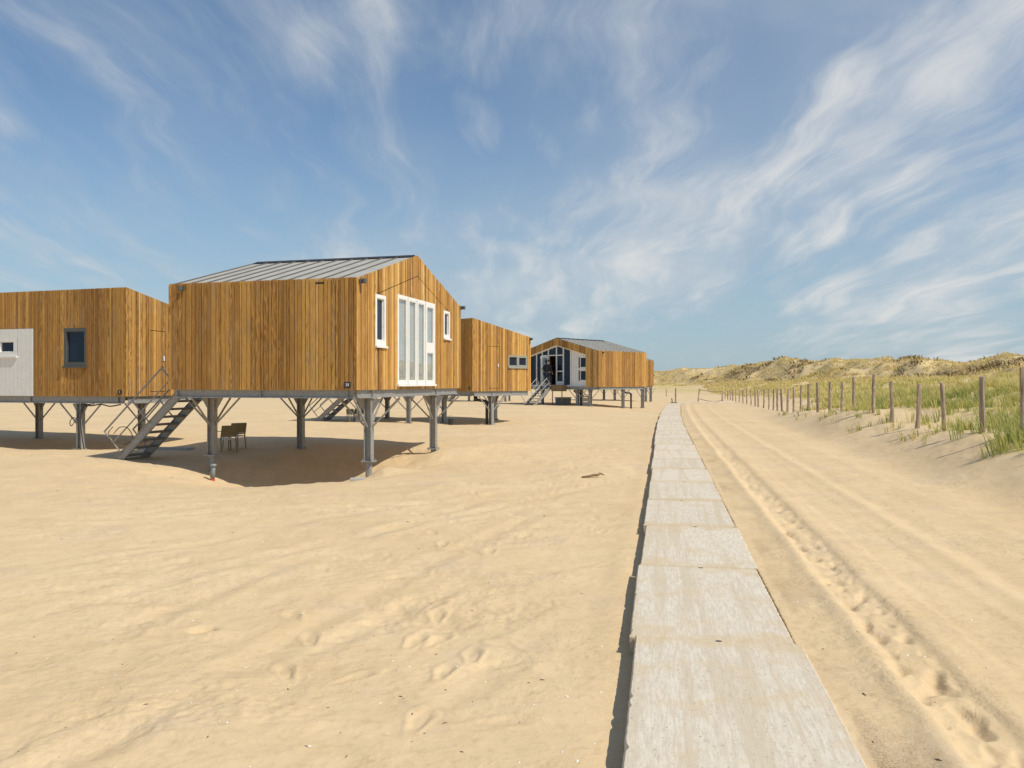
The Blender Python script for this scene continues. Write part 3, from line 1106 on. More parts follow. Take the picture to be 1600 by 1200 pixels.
def steel_frame(house, x0, x1, y0, y1, stilts, h=.21):
    """floor beams, stiffeners, stilts with braces. stilts: (x, y, plate_z, ground_z, axis braces)"""
    zt = -.012; zc = zt - h / 2
    i = .10
    for a, b, nm in (((x0 + i, y0 + .07), (x1 - i, y0 + .07), 'x'), ((x0 + i, y1 - .07), (x1 - i, y1 - .07), 'x')):
        m = MB(); m.ibeam((a[0], a[1], zc), (b[0], b[1], zc), h, .13)
        L = b[0] - a[0]
        for f in (.02, .5, .97):
            m.box(a[0] + L * f - .012, a[0] + L * f + .012, a[1] - .062, a[1] + .062, zt - h + .02, zt - .02)
        m.build('floor_beam', 'galvanised_steel', house)
    for a, b in (((x1 - .06, y0 + .16), (x1 - .06, y1 - .16)), ((x0 + .06, y0 + .16), (x0 + .06, y1 - .16)), (((x0 + x1) / 2, y0 + .16), ((x0 + x1) / 2, y1 - .16))):
        m = MB(); m.ibeam((a[0], a[1], zc + .002), (b[0], b[1], zc + .002), h, .13)
        for (sx, sy, *_r) in stilts:
            if abs(sx - a[0]) < .25:
                m.box(a[0] - .062, a[0] + .062, sy - .013, sy + .013, zt - h + .02, zt - .02)
        m.build('floor_beam', 'galvanised_steel', house)
    for sx, sy, pz, gz, br in stilts:
        m = MB()
        top = zt - h - .002
        m.ibeam((sx, sy, pz), (sx, sy, top), .20, .18, .02, .014, up=(1, 0, 0))
        m.box(sx - .14, sx + .14, sy - .13, sy + .13, top - .018, top - .0015)
        m.prism([(sx - .34, top - .019), (sx + .34, top - .019), (sx + .1, top - .40), (sx - .1, top - .40)], 'y', sy - .008, sy + .008)
        st = m.build('stilt', 'galvanised_steel', house)
        m = MB()
        m.box(sx - .16, sx + .16, sy - .15, sy + .15, pz - .03, pz - .001)
        for qx in (-.12, .12):
            for qy in (-.11, .11):
                m.tube([(sx + qx, sy + qy, pz - .07), (sx + qx, sy + qy, pz + .04)], .014, 6)
        m.build('base_plate', 'galvanised_steel', st)
        m = MB()
        m.tube([(sx, sy, gz - .5), (sx, sy, pz - .031)], .085, 10)
        m.build('pile', 'galvanised_steel', st)
        for (dx, dy) in br:
            m = MB()
            m.bar((sx + dx * .10, sy + dy * .10, top - .74), (sx + dx * .86, sy + dy * .86, top - .006), .038, .038)
            m.build('brace', 'galvanised_steel', house)


def roof_pitched(house, L, W, H, R, single=True):
    """two slopes of standing-seam panels over a deck, ridge along x"""
    rise = R - H
    deck = MB()
    deck.prism([(-.02, H - .12), (W / 2, R - .12), (W + .02, H - .12), (W + .02, H - .07), (W / 2, R - .07), (-.02, H - .07)], 'x', -L + .004, -.004)
    roof = deck.build('roof', 'membrane', house)
    n = 11
    sl = math.hypot(W / 2, rise)
    nz = Vector((0, -rise, W / 2)).normalized()
    joined = MB(); seams = MB()
    for side in (0, 1):
        def S(x, q, up):
            y = q * W / 2; z = H + rise * q - .022
            v = Vector((x, y, z)) + nz * up
            if side: v.y = W - v.y
            return tuple(v)
        for k in range(n):
            x0 = -L + .05 + (L - .1) * k / n; x1 = -L + .05 + (L - .1) * (k + 1) / n
            m = MB() if single else joined
            def slab(xa, xb, u0, u1):
                m.quadbox([S(xa, .002, u0), S(xb, .002, u0), S(xb, .988, u0), S(xa, .988, u0), S(xa, .002, u1), S(xb, .002, u1), S(xb, .988, u1), S(xa, .988, u1)])
            slab(x0, x1, -.02, 0)
            if single: m.build('roof_panel', 'zinc_roof', roof); m = MB()
            else: m = seams
            slab(x0 - .011, x0 + .011, .001, .032)
            if single: m.build('seam', 'seam_grey', roof)
    if not single:
        o = joined.build('roof_panel', 'zinc_roof', roof); o['kind'] = 'stuff'
        o = seams.build('seam', 'seam_grey', roof); o['kind'] = 'stuff'
    cap = MB()
    zc = R + .0
    k = 0
    x = -L + .05
    while x < -.1:
        x2 = min(x + (L - .1) / n, -.05)
        cap.prism([(W / 2 - .2, zc - .065), (W / 2, zc + .01), (W / 2 + .2, zc - .065), (W / 2 + .2, zc - .05), (W / 2, zc + .03), (W / 2 - .2, zc - .05)], 'x', x + .012, x2 - .012)
        x = x2
    cap.build('ridge_cap', 'black_cap', roof)
    return roof


def gable_poly(W, H, R, inset=0.0, z0=0.0):
    return [(inset, z0), (W - inset, z0), (W - inset, H), (W / 2, R), (inset, H)]


def glazed_gable(house, L, W, H, R, detail=True, open_door=False):
    """recessed glazed end in the left gable (x = -L), seen from outside with y=0 on the right"""
    P = WP('y', -L, -1)
    slope = (R - H) / (W / 2)
    s0, s1 = 1.25, W - 1.25
    top = lambda a: (H + slope * min(a, W - a)) - .58
    mb = MB()
    D0, D1 = -.30, -.16
    def col(a0, a1, z0, z1=None, d0=D0, d1=D1):
        z0f = z0 if callable(z0) else const(z0)
        t0 = top if z1 is None else (z1 if callable(z1) else const(z1))
        c = [a0, a1]
        if a0 < W / 2 < a1: c = [a0, W / 2, a1]
        for p, q in zip(c[:-1], c[1:]):
            mb.quadbox([P(p, d0, z0f(p)), P(q, d0, z0f(q)), P(q, d1, z0f(q)), P(p, d1, z0f(p)), P(p, d0, t0(p)), P(q, d0, t0(q)), P(q, d1, t0(q)), P(p, d1, t0(p))])
    t = .09
    # head and cill
    col(s0, s1, lambda a: top(a) - t, lambda a: top(a))
    col(s0, s1, 0.03, .14)
    # bays from the right-hand end
    lines = [s0, 2.95, 3.72, 4.45, 5.32, 6.0, 6.62 if s1 > 6.65 else s1 - .3, s1]
    for a in lines:
        a = min(max(a, s0 + t / 2), s1 - t / 2)
        col(a - t / 2, a + t / 2, .14, lambda q: top(q) - t + .001, D0 - .002, D1 + .004)
    zt = 2.46
    for a0, a1 in ((3.72, 4.45), (4.45, 5.32), (5.32, 6.0)):
        col(a0 + t / 2, a1 - t / 2, zt, zt + .08)
    col(3.72 + t / 2, 4.45 - t / 2, 1.18, 1.26)
    col(3.72 + t / 2, 4.45 - t / 2, .14, .42)
    # jamb lining of the recess
    gf = mb.build('glazed_front', 'white_paint', house)
    lin = MB()
    for a in (s0, s1):
        sg = 1 if a == s0 else -1
        lin.quadbox([P(a - .02 * sg, -.34, .02), P(a, -.34, .02), P(a, -.012, .02), P(a - .02 * sg, -.012, .02), P(a - .02 * sg, -.34, top(a)), P(a, -.34, top(a)), P(a, -.012, top(a)), P(a - .02 * sg, -.012, top(a))])
    for p, q in ((s0, W / 2), (W / 2, s1)):
        lin.quadbox([P(p, -.34, top(p)), P(q, -.34, top(q)), P(q, -.012, top(q)), P(p, -.012, top(p)), P(p, -.34, top(p) + .02), P(q, -.34, top(q) + .02), P(q, -.012, top(q) + .02), P(p, -.012, top(p) + .02)])
    lin.build('lining', 'white_paint', gf)
    def pane(a0, a1, z0, z1, d=-.24):
        m = MB()
        z1f = z1 if callable(z1) else const(z1)
        c = [a0, a1]
        if a0 < W / 2 < a1: c = [a0, W / 2, a1]
        for p, q in zip(c[:-1], c[1:]):
            m.quadbox([P(p, d - .006, z0), P(q, d - .006, z0), P(q, d, z0), P(p, d, z0), P(p, d - .006, z1f(p)), P(q, d - .006, z1f(q)), P(q, d, z1f(q)), P(p, d, z1f(p))])
        m.build('pane', 'dark_glass', gf)
    tp = lambda a: top(a) - t
    h = t / 2
    pane(2.95 + h, 3.72 - h, .14, tp)
    pane(3.72 + h, 4.45 - h, .42, 1.18); pane(3.72 + h, 4.45 - h, 1.26, zt); pane(3.72 + h, 4.45 - h, zt + .08, tp)
    pane(4.45 + h, 5.32 - h, zt + .08, tp)
    pane(5.32 + h, 6.0 - h, .14, zt); pane(5.32 + h, 6.0 - h, zt + .08, tp)
    pane(6.0 + h, lines[6] - h, .14, tp)
    pane(lines[6] + h, s1 - t, .14, tp)
    if not open_door:
        pane(4.45 + h, 5.32 - h, .14, zt)
    # white boarded bay with two stacked windows
    pw = MB()
    a = s0 + t
    while a < 2.90:
        b = min(a + .17, 2.905)
        z1a, z1b = tp(a), tp(b - .008)
        for z0, za, zb in ((.14, z1a, z1b),) if a > 2.02 else ((.14, .46, .46), (1.28, 1.46, 1.46), (2.30, z1a, z1b)):
            pw.quadbox([P(a, -.30, z0), P(b - .008, -.30, z0), P(b - .008, -.20, z0), P(a, -.20, z0), P(a, -.30, za), P(b - .008, -.30, zb), P(b - .008, -.20, zb), P(a, -.20, za)])
        a = b
    wp = pw.build('white_panel', 'white_boards', house)
    for z0, z1 in ((.46, 1.28), (1.46, 2.30)):
        m = MB()
        wbox(m, P, s0 + t, 2.02, -.27, -.262, z0, z1)
        m.build('pane', 'dark_glass', wp)
        m = MB()
        for q in ((s0 + t, s0 + t + .06, z0, z1), (1.96, 2.02, z0, z1), (s0 + t + .06, 1.96, z0, z0 + .06), (s0 + t + .06, 1.96, z1 - .06, z1)):
            wbox(m, P, q[0], q[1], -.261, -.185, q[2], q[3])
        m.build('window_frame', 'white_paint', wp)
    if open_door:
        # leaf swung out, hinged on the left jamb (y = 5.32)
        c, sn = math.cos(math.radians(52)), math.sin(math.radians(52))
        def DP(a, d, z):
            return P(5.30 + a * sn * .55 + d * c, -.12 + a * c * .9 - d * sn, z)
        m = MB()
        w_ = .86
        for q in ((0, .1, .16, 2.44), (w_ - .1, w_, .16, 2.44), (.1, w_ - .1, .16, .34), (.1, w_ - .1, 2.32, 2.44)):
            wbox(m, DP, q[0], q[1], -.03, .03, q[2], q[3])
        dr = m.build('door', 'white_paint', house)
        m = MB(); wbox(m, DP, .1, w_ - .1, -.004, .004, .34, 2.32)
        m.build('pane', 'window_glass', dr)
        m = MB(); m.tube([DP(w_ - .06, .03, 1.25), DP(w_ - .06, .09, 1.25), DP(w_ - .2, .09, 1.25)], .015, 6)
        m.build('handle', 'galvanised_steel', dr)
    return (s0, s1, const(-.2), top, (W / 2,))


def cabin(name, label, pos, t90, zf, L, W, stilts, single, text=None, gable_windows=True, open_door=False, number_a=-.22):
    """gabled house on stilts; local x = -L..0 along the ridge, y = 0..W"""
    H, R = 2.73, 3.88
    h = empty('beach_house', (pos[0], pos[1], zf), t90)
    tag(h, label, 'house', 'larch clad beach houses on stilts')
    rise = R - H
    rake = lambda a: H + rise * (1 - abs(a - W / 2) / (W / 2))
    grv = lambda a: rake(a) - .60
    # membrane shell and floor
    m = MB()
    m.box(-L + .03, -.14, .13, .15, .0, H - .13)
    m.box(-L + .03, -.14, W - .15, W - .13, .0, H - .13)
    m.prism(gable_poly(W, H - .13, R - .13, .13), 'x', -.16, -.14)
    m.build('inner_wall', 'membrane', h)
    m = MB()
    m.prism(gable_poly(W, H - .14, R - .14, .151, .06), 'x', -L + 1.7, -L + 1.75)
    m.build('inner_wall', 'room', h)
    m = MB()
    m.box(-L + .0, -.0, .0, W, -.01, .012)
    m.box(-L + .3, -.17, .16, W - .16, .0125, .05)
    m.build('floor', 'bounce_soffit', h)
    # front long wall (y = 0)
    P = WP('x', 0, -1)
    w = empty('wall', (0, 0, 0), 0, h)
    clad(w, P, -L - .02, .0, -.015, const(H + .02), (), [], 11, single, hi=.78)
    wall_lamp(h, P, -L + .42, H - .12)
    if text: plaque(h, P, number_a, .11, text)
    # right gable (x = 0)
    P = WP('y', 0, 1)
    w = empty('wall', (0, 0, 0), 0, h)
    ops = []
    if gable_windows:
        ops = [rect(1.03, 1.69, 1.13, 2.46), rect(2.44, 5.36, .12, 2.60), rect(6.2, 6.80, 1.60, 2.48),
               (1.03, 6.85, lambda a: grv(a) - .012, lambda a: grv(a) + .012, (W / 2,))]
    clad(w, P, -.035, W + .035, -.015, lambda a: rake(min(max(a, 0), W)) + .008, (W / 2,), ops, 23, single, lo=.05)
    if gable_windows:
        window(h, P, 1.03, 1.69, 1.13, 2.46, [(1.13, 1.59, 1.27, 2.36)], curtain=False, glass='dark_glass')
        b = [2.44, 3.17, 3.86, 4.55, 5.36]
        lt = []
        for i in range(3):
            lt.append((b[i] + (.09 if i == 0 else .075), b[i + 1] - .075, .22, 2.50))
        lt += [(4.70, 5.24, .22, 1.08), (4.70, 5.24, 1.36, 2.46)]
        window(h, P, 2.44, 5.36, .12, 2.60, lt, face=.05, reveal=-.045)
        fin = MB()
        for a in b[1:4]:
            wbox(fin, P, a - .035, a + .035, .051, .085, .135, 2.58)
        fin.build('mullion', 'white_paint', h)
        window(h, P, 6.2, 6.80, 1.60, 2.48, [(6.30, 6.70, 1.70, 2.40)], curtain=False, glass='dark_glass')
        wall_lamp(h, P, .13, H - .06)
        wall_lamp(h, P, W - .02, H - .02)
    # left gable with the glazed end
    hole = glazed_gable(h, L, W, H, R, open_door=open_door)
    P = WP('y', -L, -1)
    w = empty('wall', (0, 0, 0), 0, h)
    clad(w, P, -.035, W + .035, -.015, lambda a: rake(min(max(a, 0), W)) - .03, (W / 2,), [hole], 37, False)
    # back wall
    P = WP('x', W, 1)
    w = empty('wall', (0, 0, 0), 0, h)
    clad(w, P, -L - .02, .0, -.015, const(H + .02), (), [], 41, False)
    roof_pitched(h, L, W, H, R, single)
    steel_frame(h, -L, 0, 0, W, stilts)
    return h


def shed_house(label, pos, t, zf, L, W, stilts, single, text=None, front='window', hi_=3.5, lo_=2.73):
    """mono-pitch house; high wall along y=0 (x = -L..0), slope falls to y = W"""
    h = empty('beach_house', (pos[0], pos[1], zf), -t)
    tag(h, label, 'house', 'larch clad beach houses on stilts')
    top = lambda a: hi_ + (lo_ - hi_) * min(max(a, 0), W) / W
    m = MB()
    m.box(-L + .13, -.13, .13, .15, 0, hi_ - .14)
    m.box(-L + .13, -.13, W - .15, W - .13, 0, lo_ - .14)
    for x in (-.15, -L + .13):
        m.prism([(.151, 0), (W - .151, 0), (W - .151, top(W - .15) - .14), (.151, top(.15) - .14)], 'x', x, x + .02)
    m.build('inner_wall', 'membrane', h)
    m = MB(); m.box(-L, 0, 0, W, -.01, .012)
    m.build('floor', 'bounce_soffit', h)
    P = WP('x', 0, -1)
    w = empty('wall', (0, 0, 0), 0, h)
    ops = []
    if front == 'window':
        ops = [rect(-2.5, -1.57, .98, 2.24), rect(-7.2, -3.83, -.2, 2.27)]
    clad(w, P, -L - .02, 0, -.015, const(hi_ + .02), (), ops, 61, single, lo=.05, hi=.82)
    if front == 'window':
        window(h, P, -2.5, -1.57, .98, 2.24, [(-2.41, -1.66, 1.10, 2.13)], 'grey_paint', 'dark_glass', False, label='grey framed window with dark glass in the larch wall')
        pw = MB()
        a = -7.2
        while a < -3.84:
            b = min(a + .18, -3.832)
            ivs = [(-.015, 2.26)]
            if -5.42 < (a + b) / 2 < -4.53: ivs = [(-.015, 1.34), (1.93, 2.26)]
            for z0, z1 in ivs:
                wbox(pw, P, a, b - .007, -.02, .034, z0, z1)
            a = b
        wp = pw.build('white_panel', 'white_boards', h)
        window(h, P, -5.42, -4.53, 1.34, 1.93, [(-5.28, -4.68, 1.48, 1.83)], 'white_paint', 'dark_glass', False, label='small white framed window high in the white panel')
    if text: plaque(h, P, -.2, .12, text, .14, .14)
    P = WP('y', 0, 1)
    w = empty('wall', (0, 0, 0), 0, h)
    e = .006
    ops = [rect(2.40, 3.76, 1.18, 1.78)] if W > 3.8 else []
    ops += [rect(1.05, 1.05 + e * 2, .12, 2.2), rect(1.74, 1.74 + e * 2, .12, 2.2), rect(1.05 + e * 2, 1.74, 2.18, 2.2 + .002), rect(1.05 + e * 2, 1.74, .12, .14)]
    clad(w, P, -.035, W + .035, -.015, lambda a: top(a) + .02, (), ops, 71, single, lo=.10)
    if W > 3.8:
        window(h, P, 2.40, 3.76, 1.18, 1.78, [(2.47, 3.02, 1.26, 1.70), (3.17, 3.68, 1.28, 1.68)], 'pale_grey_paint', 'dark_glass', False)
    hd = MB()
    wbox(hd, P, 1.64, 1.69, .04, .075, 1.18, 1.34)
    hd.build('door_handle', 'white_paint', h)
    wall_lamp(h, P, W - .02, lo_ - .08)
    for PP, nm in ((WP('y', -L, -1), 1), (WP('x', W, 1), 2)):
        w = empty('wall', (0, 0, 0), 0, h)
        if nm == 1: clad(w, PP, -.035, W + .035, -.015, lambda a: top(a) + .02, (), [], 73, False)
        else: clad(w, PP, -L - .02, 0, -.015, const(lo_ + .02), (), [], 79, False)
    m = MB()
    m.prism([(.0, hi_ - .10), (W, lo_ - .10), (W, lo_ - .04), (.0, hi_ - .04)], 'x', -L + .01, -.01)
    m.build('roof', 'zinc_roof', h)
    steel_frame(h, -L, 0, 0, W, stilts, .24)
    return h


def staircase(label, base, rz, run, rise, width, top_ext=0.0, landing=False):
    """climbs along local +x from (0,0,0); width along +y"""
    st = empty('metal_staircase', base, rz)
    tag(st, label, 'staircase', 'open steel stairs up to the beach houses')
    ln = math.hypot(run, rise)
    dx, dz = run / ln, rise / ln
    for y in (0, width):
        m = MB()
        m.ibeam((-.12 * dx, y, -.12 * dz), (run, y, rise), .22, .07, .014, .012, up=(-dz, 0, dx))
        m.build('stringer', 'galvanised_steel', st)
    n = max(6, int(round(rise / .22)))
    for k in range(n):
        f = (k + .55) / n
        m = MB()
        m.box(run * f - .15, run * f + .13, .04, width - .04, rise * f - .03, rise * f + .02)
        m.build('tread', 'grating', st)
    for y in (-.05, width + .05):
        m = MB()
        ox, oz = -dz, dx          # perpendicular to the flight
        hgt = .86
        def at(f, o): return (run * f + ox * o, y, rise * f + oz * o)
        m.tube([at(.08, hgt), at(1.0, hgt)], .024, 8)
        m.tube([at(.08, hgt * .52), at(1.0, hgt * .52)], .019, 8)
        for f in (.08, .52, .98):
            m.tube([at(f, .06), at(f, hgt)], .022, 8)
        m.build('handrail', 'galvanised_steel', st)
    if landing:
        m = MB()
        m.box(run, run + .5, -.1, width + .1, rise - .05, rise)
        m.build('landing', 'galvanised_steel', st)
    return st


def local(pos, t, x, y):
    return (pos[0] + x * math.cos(t) + y * math.sin(t), pos[1] - x * math.sin(t) + y * math.cos(t))


def st_list(pos, t, zf, items):
    """stilts: local x, y, plate height above ground sheet or absolute, braces"""
    out = []
    for x, y, plate, br in items:
        wx, wy = local(pos, t, x, y)
        g = ground_z(wx, wy)
        pz = (g + .04 if plate is None else plate) - zf
        out.append((x, y, pz, g - zf, br))
    return out


BX = [(1, 0), (-1, 0)]
BY = [(0, 1), (0, -1)]
# ---- house in front
zA = 1.885
cabin('beach_house', 'nearest gabled larch house on stilts with tall white framed windows in its gable', A_POS, -A_T, zA, 5.33, 7.9,
      st_list(A_POS, A_T, zA, [(-.12, .96, .05, BX + BY), (-4.74, .96, .10, BX + BY), (-.12, 5.68, .0, BY + BX), (-4.74, 5.66, -.1, BX + BY)]),
      True, '38')
# ---- house at the left edge
zB = 1.62
shed_house('larch house on stilts with white panel and grey window, behind the left staircase', B_POS, B_T, zB, 8.0, 4.0,
           st_list(B_POS, B_T, zB, [(-2.0, .16, -.13, BX), (-2.35, 3.3, -.1, BX), (-6.9, 3.0, -.1, BX), (-6.9, .16, -.1, BX)]), True, '1')
# ---- house behind the gable, small double window
zC = 1.65
shed_house('windswept larch house with small double window, right behind the nearest gabled house', C_POS, C_T, zC, 3.0, 4.0,
           st_list(C_POS, C_T, zC, [(-2.3, .16, None, BX), (-.1, 1.35, None, BY), (-2.2, 3.6, None, BY)]), False, '2', front=None)
# ---- house hidden behind the front one, only its stilts show
F_POS, F_T = (-5.0, 39.0), .26
shed_house('beach house hidden behind the nearest house, only its stilts and stairs show', F_POS, F_T, 1.68, 3.4, 4.0,
           st_list(F_POS, F_T, 1.68, [(-.12, .2, None, BX), (-2.75, .2, None, BX), (-2.75, 3.6, None, BX)]), False, None, front=None)
# ---- gabled house with the open door
D_T = .785
D_NEAR = (6.57, 60.6); D_L, D_W = 6.1, 8.7
D_POS = (D_NEAR[0] + D_L * math.sin(D_T), D_NEAR[1] + D_L * math.cos(D_T))
D_R = math.pi / 2 - D_T


def local_r(pos, r, x, y):
    return (pos[0] + x * math.cos(r) - y * math.sin(r), pos[1] + x * math.sin(r) + y * math.cos(r))


def st_r(pos, r, zf, items):
    out = []
    for x, y, plate, br in items:
        wx, wy = local_r(pos, r, x, y)
        g = ground_z(wx, wy)
        out.append((x, y, (g + .06 if plate is None else plate) - zf, g - zf, br))
    return out


zD = 1.74
cabin('beach_house', 'far gabled larch house with glazed front and an open white door', D_POS, D_R, zD, D_L, D_W,
      st_r(D_POS, D_R, zD, [(-D_L + .1, .9, None, BY), (-D_L + .1, 2.2, None, BY), (-.3, .14, None, BX), (-2.9, .14, None, BX), (-D_L + .1, 5.9, None, BY), (-.4, 6.5, None, BX)]),
      False, None, gable_windows=False, open_door=True)
E_POS = (15.2, 86.0)
cabin('beach_house', 'farthest larch house peeking out behind the far gabled house beside the path', E_POS, D_R, 1.70, 5.6, 8.0,
      st_r(E_POS, D_R, 1.70, [(-.3, .14, None, BX), (-1.2, .14, None, []), (-5.2, 1.2, None, BX), (-.3, 6.5, None, BX)]), False, None, gable_windows=False)
G_POS = (-.6, 75.0)
cabin('beach_house', 'house hidden behind the small double windowed house, only stilts show', G_POS, -.10, 1.72, 3.9, 6.0,
      st_list(G_POS, .10, 1.72, [(-.12, .9, None, BX), (-3.6, .9, None, BX), (-.12, 4.6, None, BX), (-3.6, 4.6, None, BX)]), False, None, gable_windows=False)

# ---- stairs
def stair_at(label, pos, r, L, y, width, run, rise, landing=False):
    bx, by = local_r(pos, r, -L - run - .02 - (.5 if landing else 0), y)
    return staircase(label, (bx, by, rise[0]), r, run, rise[1] - rise[0], width, landing=landing)


gA = local_r(A_POS, -A_T, -5.33 - 2.05, .54)
stair_at('steel stairs with sloping tube handrails climbing to the nearest house', A_POS, -A_T, 5.33, .54, 1.0, 2.05, (ground_z(*gA) - .02, 1.86))
gF = local_r(F_POS, -F_T, -3.4 - 1.7, 1.0)
stair_at('steel stairs seen between the stilts of the nearest house', F_POS, -F_T, 3.4, .6, 1.0, 1.9, (ground_z(*gF) - .02, 1.66))
gD = local_r(D_POS, D_R, -D_L - 2.1, 4.9)
stair_at('pale steel stairs with the person at their top', D_POS, D_R, D_L, 4.40, 1.0, 1.95, (ground_z(*gD) - .02, 1.72), landing=True)
gG = local_r(G_POS, -.10, -3.9 - 1.8, 1.0)
stair_at('small distant stairs just right of the nearest house', G_POS, -.10, 3.9, .6, 1.0, 1.9, (ground_z(*gG) - .02, 1.70))

# box and drain pipes by the far house
bx = local_r(D_POS, D_R, -D_L - .32, 3.75)
m = MB(); m.box(-.3, .3, -.55, .55, -.38, .12)
for q in (-.5, .5):
    m.tube([(-.2, q, -.385), (-.2, q, -1.6)], .04, 6)
m.build('wooden_bin_shelf', 'driftwood', None, loc=(bx[0], bx[1], zD + .02), rz=D_R)
tag(bpy.context.scene.objects['wooden_bin_shelf'], 'brown wooden box on thin legs beside the open white door', 'box')


def drain_pipe(label, x, y, ztop, reach, ang):
    g = ground_z(x + reach * math.cos(ang), y + reach * math.sin(ang))
    m = MB()
    c, s_ = math.cos(ang), math.sin(ang)
    pts = [(0, 0, ztop), (0, 0, ztop - .12), (.06 * c, .06 * s_, ztop - .2), (reach * c * .85, reach * s_ * .85, ztop - .26), (reach * c, reach * s_, ztop - .36), (reach * c, reach * s_, g - .3)]
    m.tube(pts, .075, 10)
    for p in (pts[1], pts[4]):
        m.tube([(p[0], p[1], p[2] - .06), (p[0], p[1], p[2] + .06)], .095, 10)
    o = m.build('drain_pipe', 'black_plastic', None, smooth=True, loc=(x, y, 0))
    tag(o, label, 'pipe', 'drain pipes under the houses')


p = local(C_POS, C_T, -.75, .9); drain_pipe('black elbow drain pipe under the small double windowed house', p[0], p[1], 1.40, .55, .1)
p = local_r(D_POS, D_R, -D_L + .25, 2.6); drain_pipe('black elbow drain pipe under the far gabled house', p[0], p[1], 1.5, .5, -.2)
p = local_r(D_POS, D_R, -D_L + 3.4, .35); drain_pipe('thin grey drain bend under the far house long side', p[0], p[1], 1.5, .7, .1)


# ------------------------------------------------------------------ chairs, odds and ends
def make_chair():
    r = empty('garden_chair', (0, 0, 0))
    s = 1 / K
    m = MB(); m.box(-.25 * s, .25 * s, -.24 * s, .26 * s, .41 * s, .45 * s)
    m.build('seat', 'pale_plastic', r)
    m = MB()
    m.quadbox([(x * s, (y + dy) * s, z * s) for z, y in ((.55, .275), (.85, .352)) for x, dy in ((-.24, 0), (.24, 0), (.24, .016), (-.24, .016))])
    m.bar((-.25 * s, .36 * s, .85 * s), (.25 * s, .36 * s, .85 * s), .03 * s, .06 * s)
    m.bar((-.25 * s, .275 * s, .52 * s), (.25 * s, .275 * s, .52 * s), .03 * s, .05 * s)
    m.build('backrest', 'olive_plastic', r)
    for sx in (-1, 1):
        m = MB(); m.tube([(sx * .25 * s, .37 * s, .87 * s), (sx * .255 * s, .26 * s, .44 * s), (sx * .27 * s, .34 * s, -.03 * s)], .024 * s, 6)
        m.build('leg', 'olive_plastic', r)
        m = MB(); m.tube([(sx * .25 * s, -.23 * s, .66 * s), (sx * .255 * s, -.24 * s, .42 * s), (sx * .27 * s, -.27 * s, -.03 * s)], .022 * s, 6)
        m.build('leg', 'olive_plastic', r)
        m = MB(); m.bar((sx * .25 * s, -.26 * s, .665 * s), (sx * .25 * s, .32 * s, .70 * s), .055 * s, .025 * s)
        m.build('armrest', 'olive_plastic', r)
    return r


chair0 = make_chair()
spots = [(-8.98, 25.0, -2.35, .80, 'olive garden chair with pale seat beside the front left stilt, nearer of two'),
         (-8.95, 25.75, -2.35, .80, 'second olive garden chair, half hidden by the chair beside the left stilt'),
         (-8.02, 40.1, .6, .62, 'small far chair standing alone nearest the distant stairs'),
         (-7.83, 40.2, -.2, .62, 'small far chair just left of the distant grey stilt'),
         (-7.25, 40.3, 2.4, .66, 'small far chair just right of the distant grey stilt')]
for i, (x, y, a, sc, lab) in enumerate(spots):
    c = chair0 if i == 0 else copy_tree(chair0)
    c.location = (x * K, y * K, ground_z(x, y) * K)
    c.rotation_euler.z = a
    c.scale = (sc, sc, sc)
    tag(c, lab, 'chair', 'garden chairs under the houses')

def hang(name, label, cat, pts, r, mat='black_plastic', parent=None):
    m = MB()
    P_ = [Vector(p) for p in pts]
    out = []
    for i in range(len(P_) - 1):
        a0 = P_[max(i - 1, 0)]; a1 = P_[i]; a2 = P_[i + 1]; a3 = P_[min(i + 2, len(P_) - 1)]
        for k in range(5):
            u = k / 5
            out.append(.5 * ((2 * a1) + (a2 - a0) * u + (2 * a0 - 5 * a1 + 4 * a2 - a3) * u * u + (3 * a1 - a0 - 3 * a2 + a3) * u ** 3))
    out.append(P_[-1])
    m.tube(out, r, 6)
    o = m.build(name, mat, parent, smooth=True)
    if label: tag(o, label, cat)
    return o


hB = [o for o in bpy.data.objects if o.name.startswith('beach_house') and 'white panel' in o.get('label', '')][0]
hang('cable', None, None, [(-1.4, .12, -.27), (-1.75, .05, -.34), (-1.86, .02, -.7), (-1.80, .0, -1.25), (-1.70, .0, -1.75), (-1.66, .0, -1.95)], .016, parent=hB)
hang('cable', None, None, [(-1.5, .12, -.27), (-1.8, .0, -.45), (-2.02, -.06, -.85), (-2.16, -.08, -1.0), (-2.2, -.08, -.85), (-2.05, -.08, -.72), (-1.88, -.05, -.95), (-1.85, .0, -1.8)], .014, parent=hB)
hang('cable', None, None, [(-1.9, .1, -.27), (-1.5, .06, -.33), (-1.1, .1, -.28), (-.7, .06, -.34), (-.3, .1, -.28)], .022, parent=hB)
p0 = local(A_POS, A_T, -7.15, .45)
gz = ground_z(*p0)
hang('garden_hose', 'thin brown hose looped over the lower end of the left stair rail', 'hose',
     [(p0[0] - .30, p0[1], gz + .92), (p0[0] - .42, p0[1] - .03, gz + .72), (p0[0] - .25, p0[1] - .02, gz + .45), (p0[0] + .02, p0[1], gz + .42), (p0[0] + .22, p0[1] + .02, gz + .62), (p0[0] + .10, p0[1], gz + .88), (p0[0] - .12, p0[1], gz + .90), (p0[0] - .28, p0[1] - .02, gz + .72)], .013, 'rope')
p0 = local(C_POS, C_T, -.9, -.6)
r = empty('black_bucket', (p0[0], p0[1], ground_z(*p0)))
tag(r, 'small dark bucket on the sand under the small double windowed house', 'bucket')
m = MB(); m.tube([(0, 0, -.02), (0, 0, .3)], [.12, .16], 12); m.build('pail', 'black_plastic', r)
m = MB(); m.tube([(-.16, 0, .29), (-.12, 0, .42), (0, 0, .47), (.12, 0, .42), (.16, 0, .29)], .01, 6); m.build('handle', 'galvanised_steel', r)

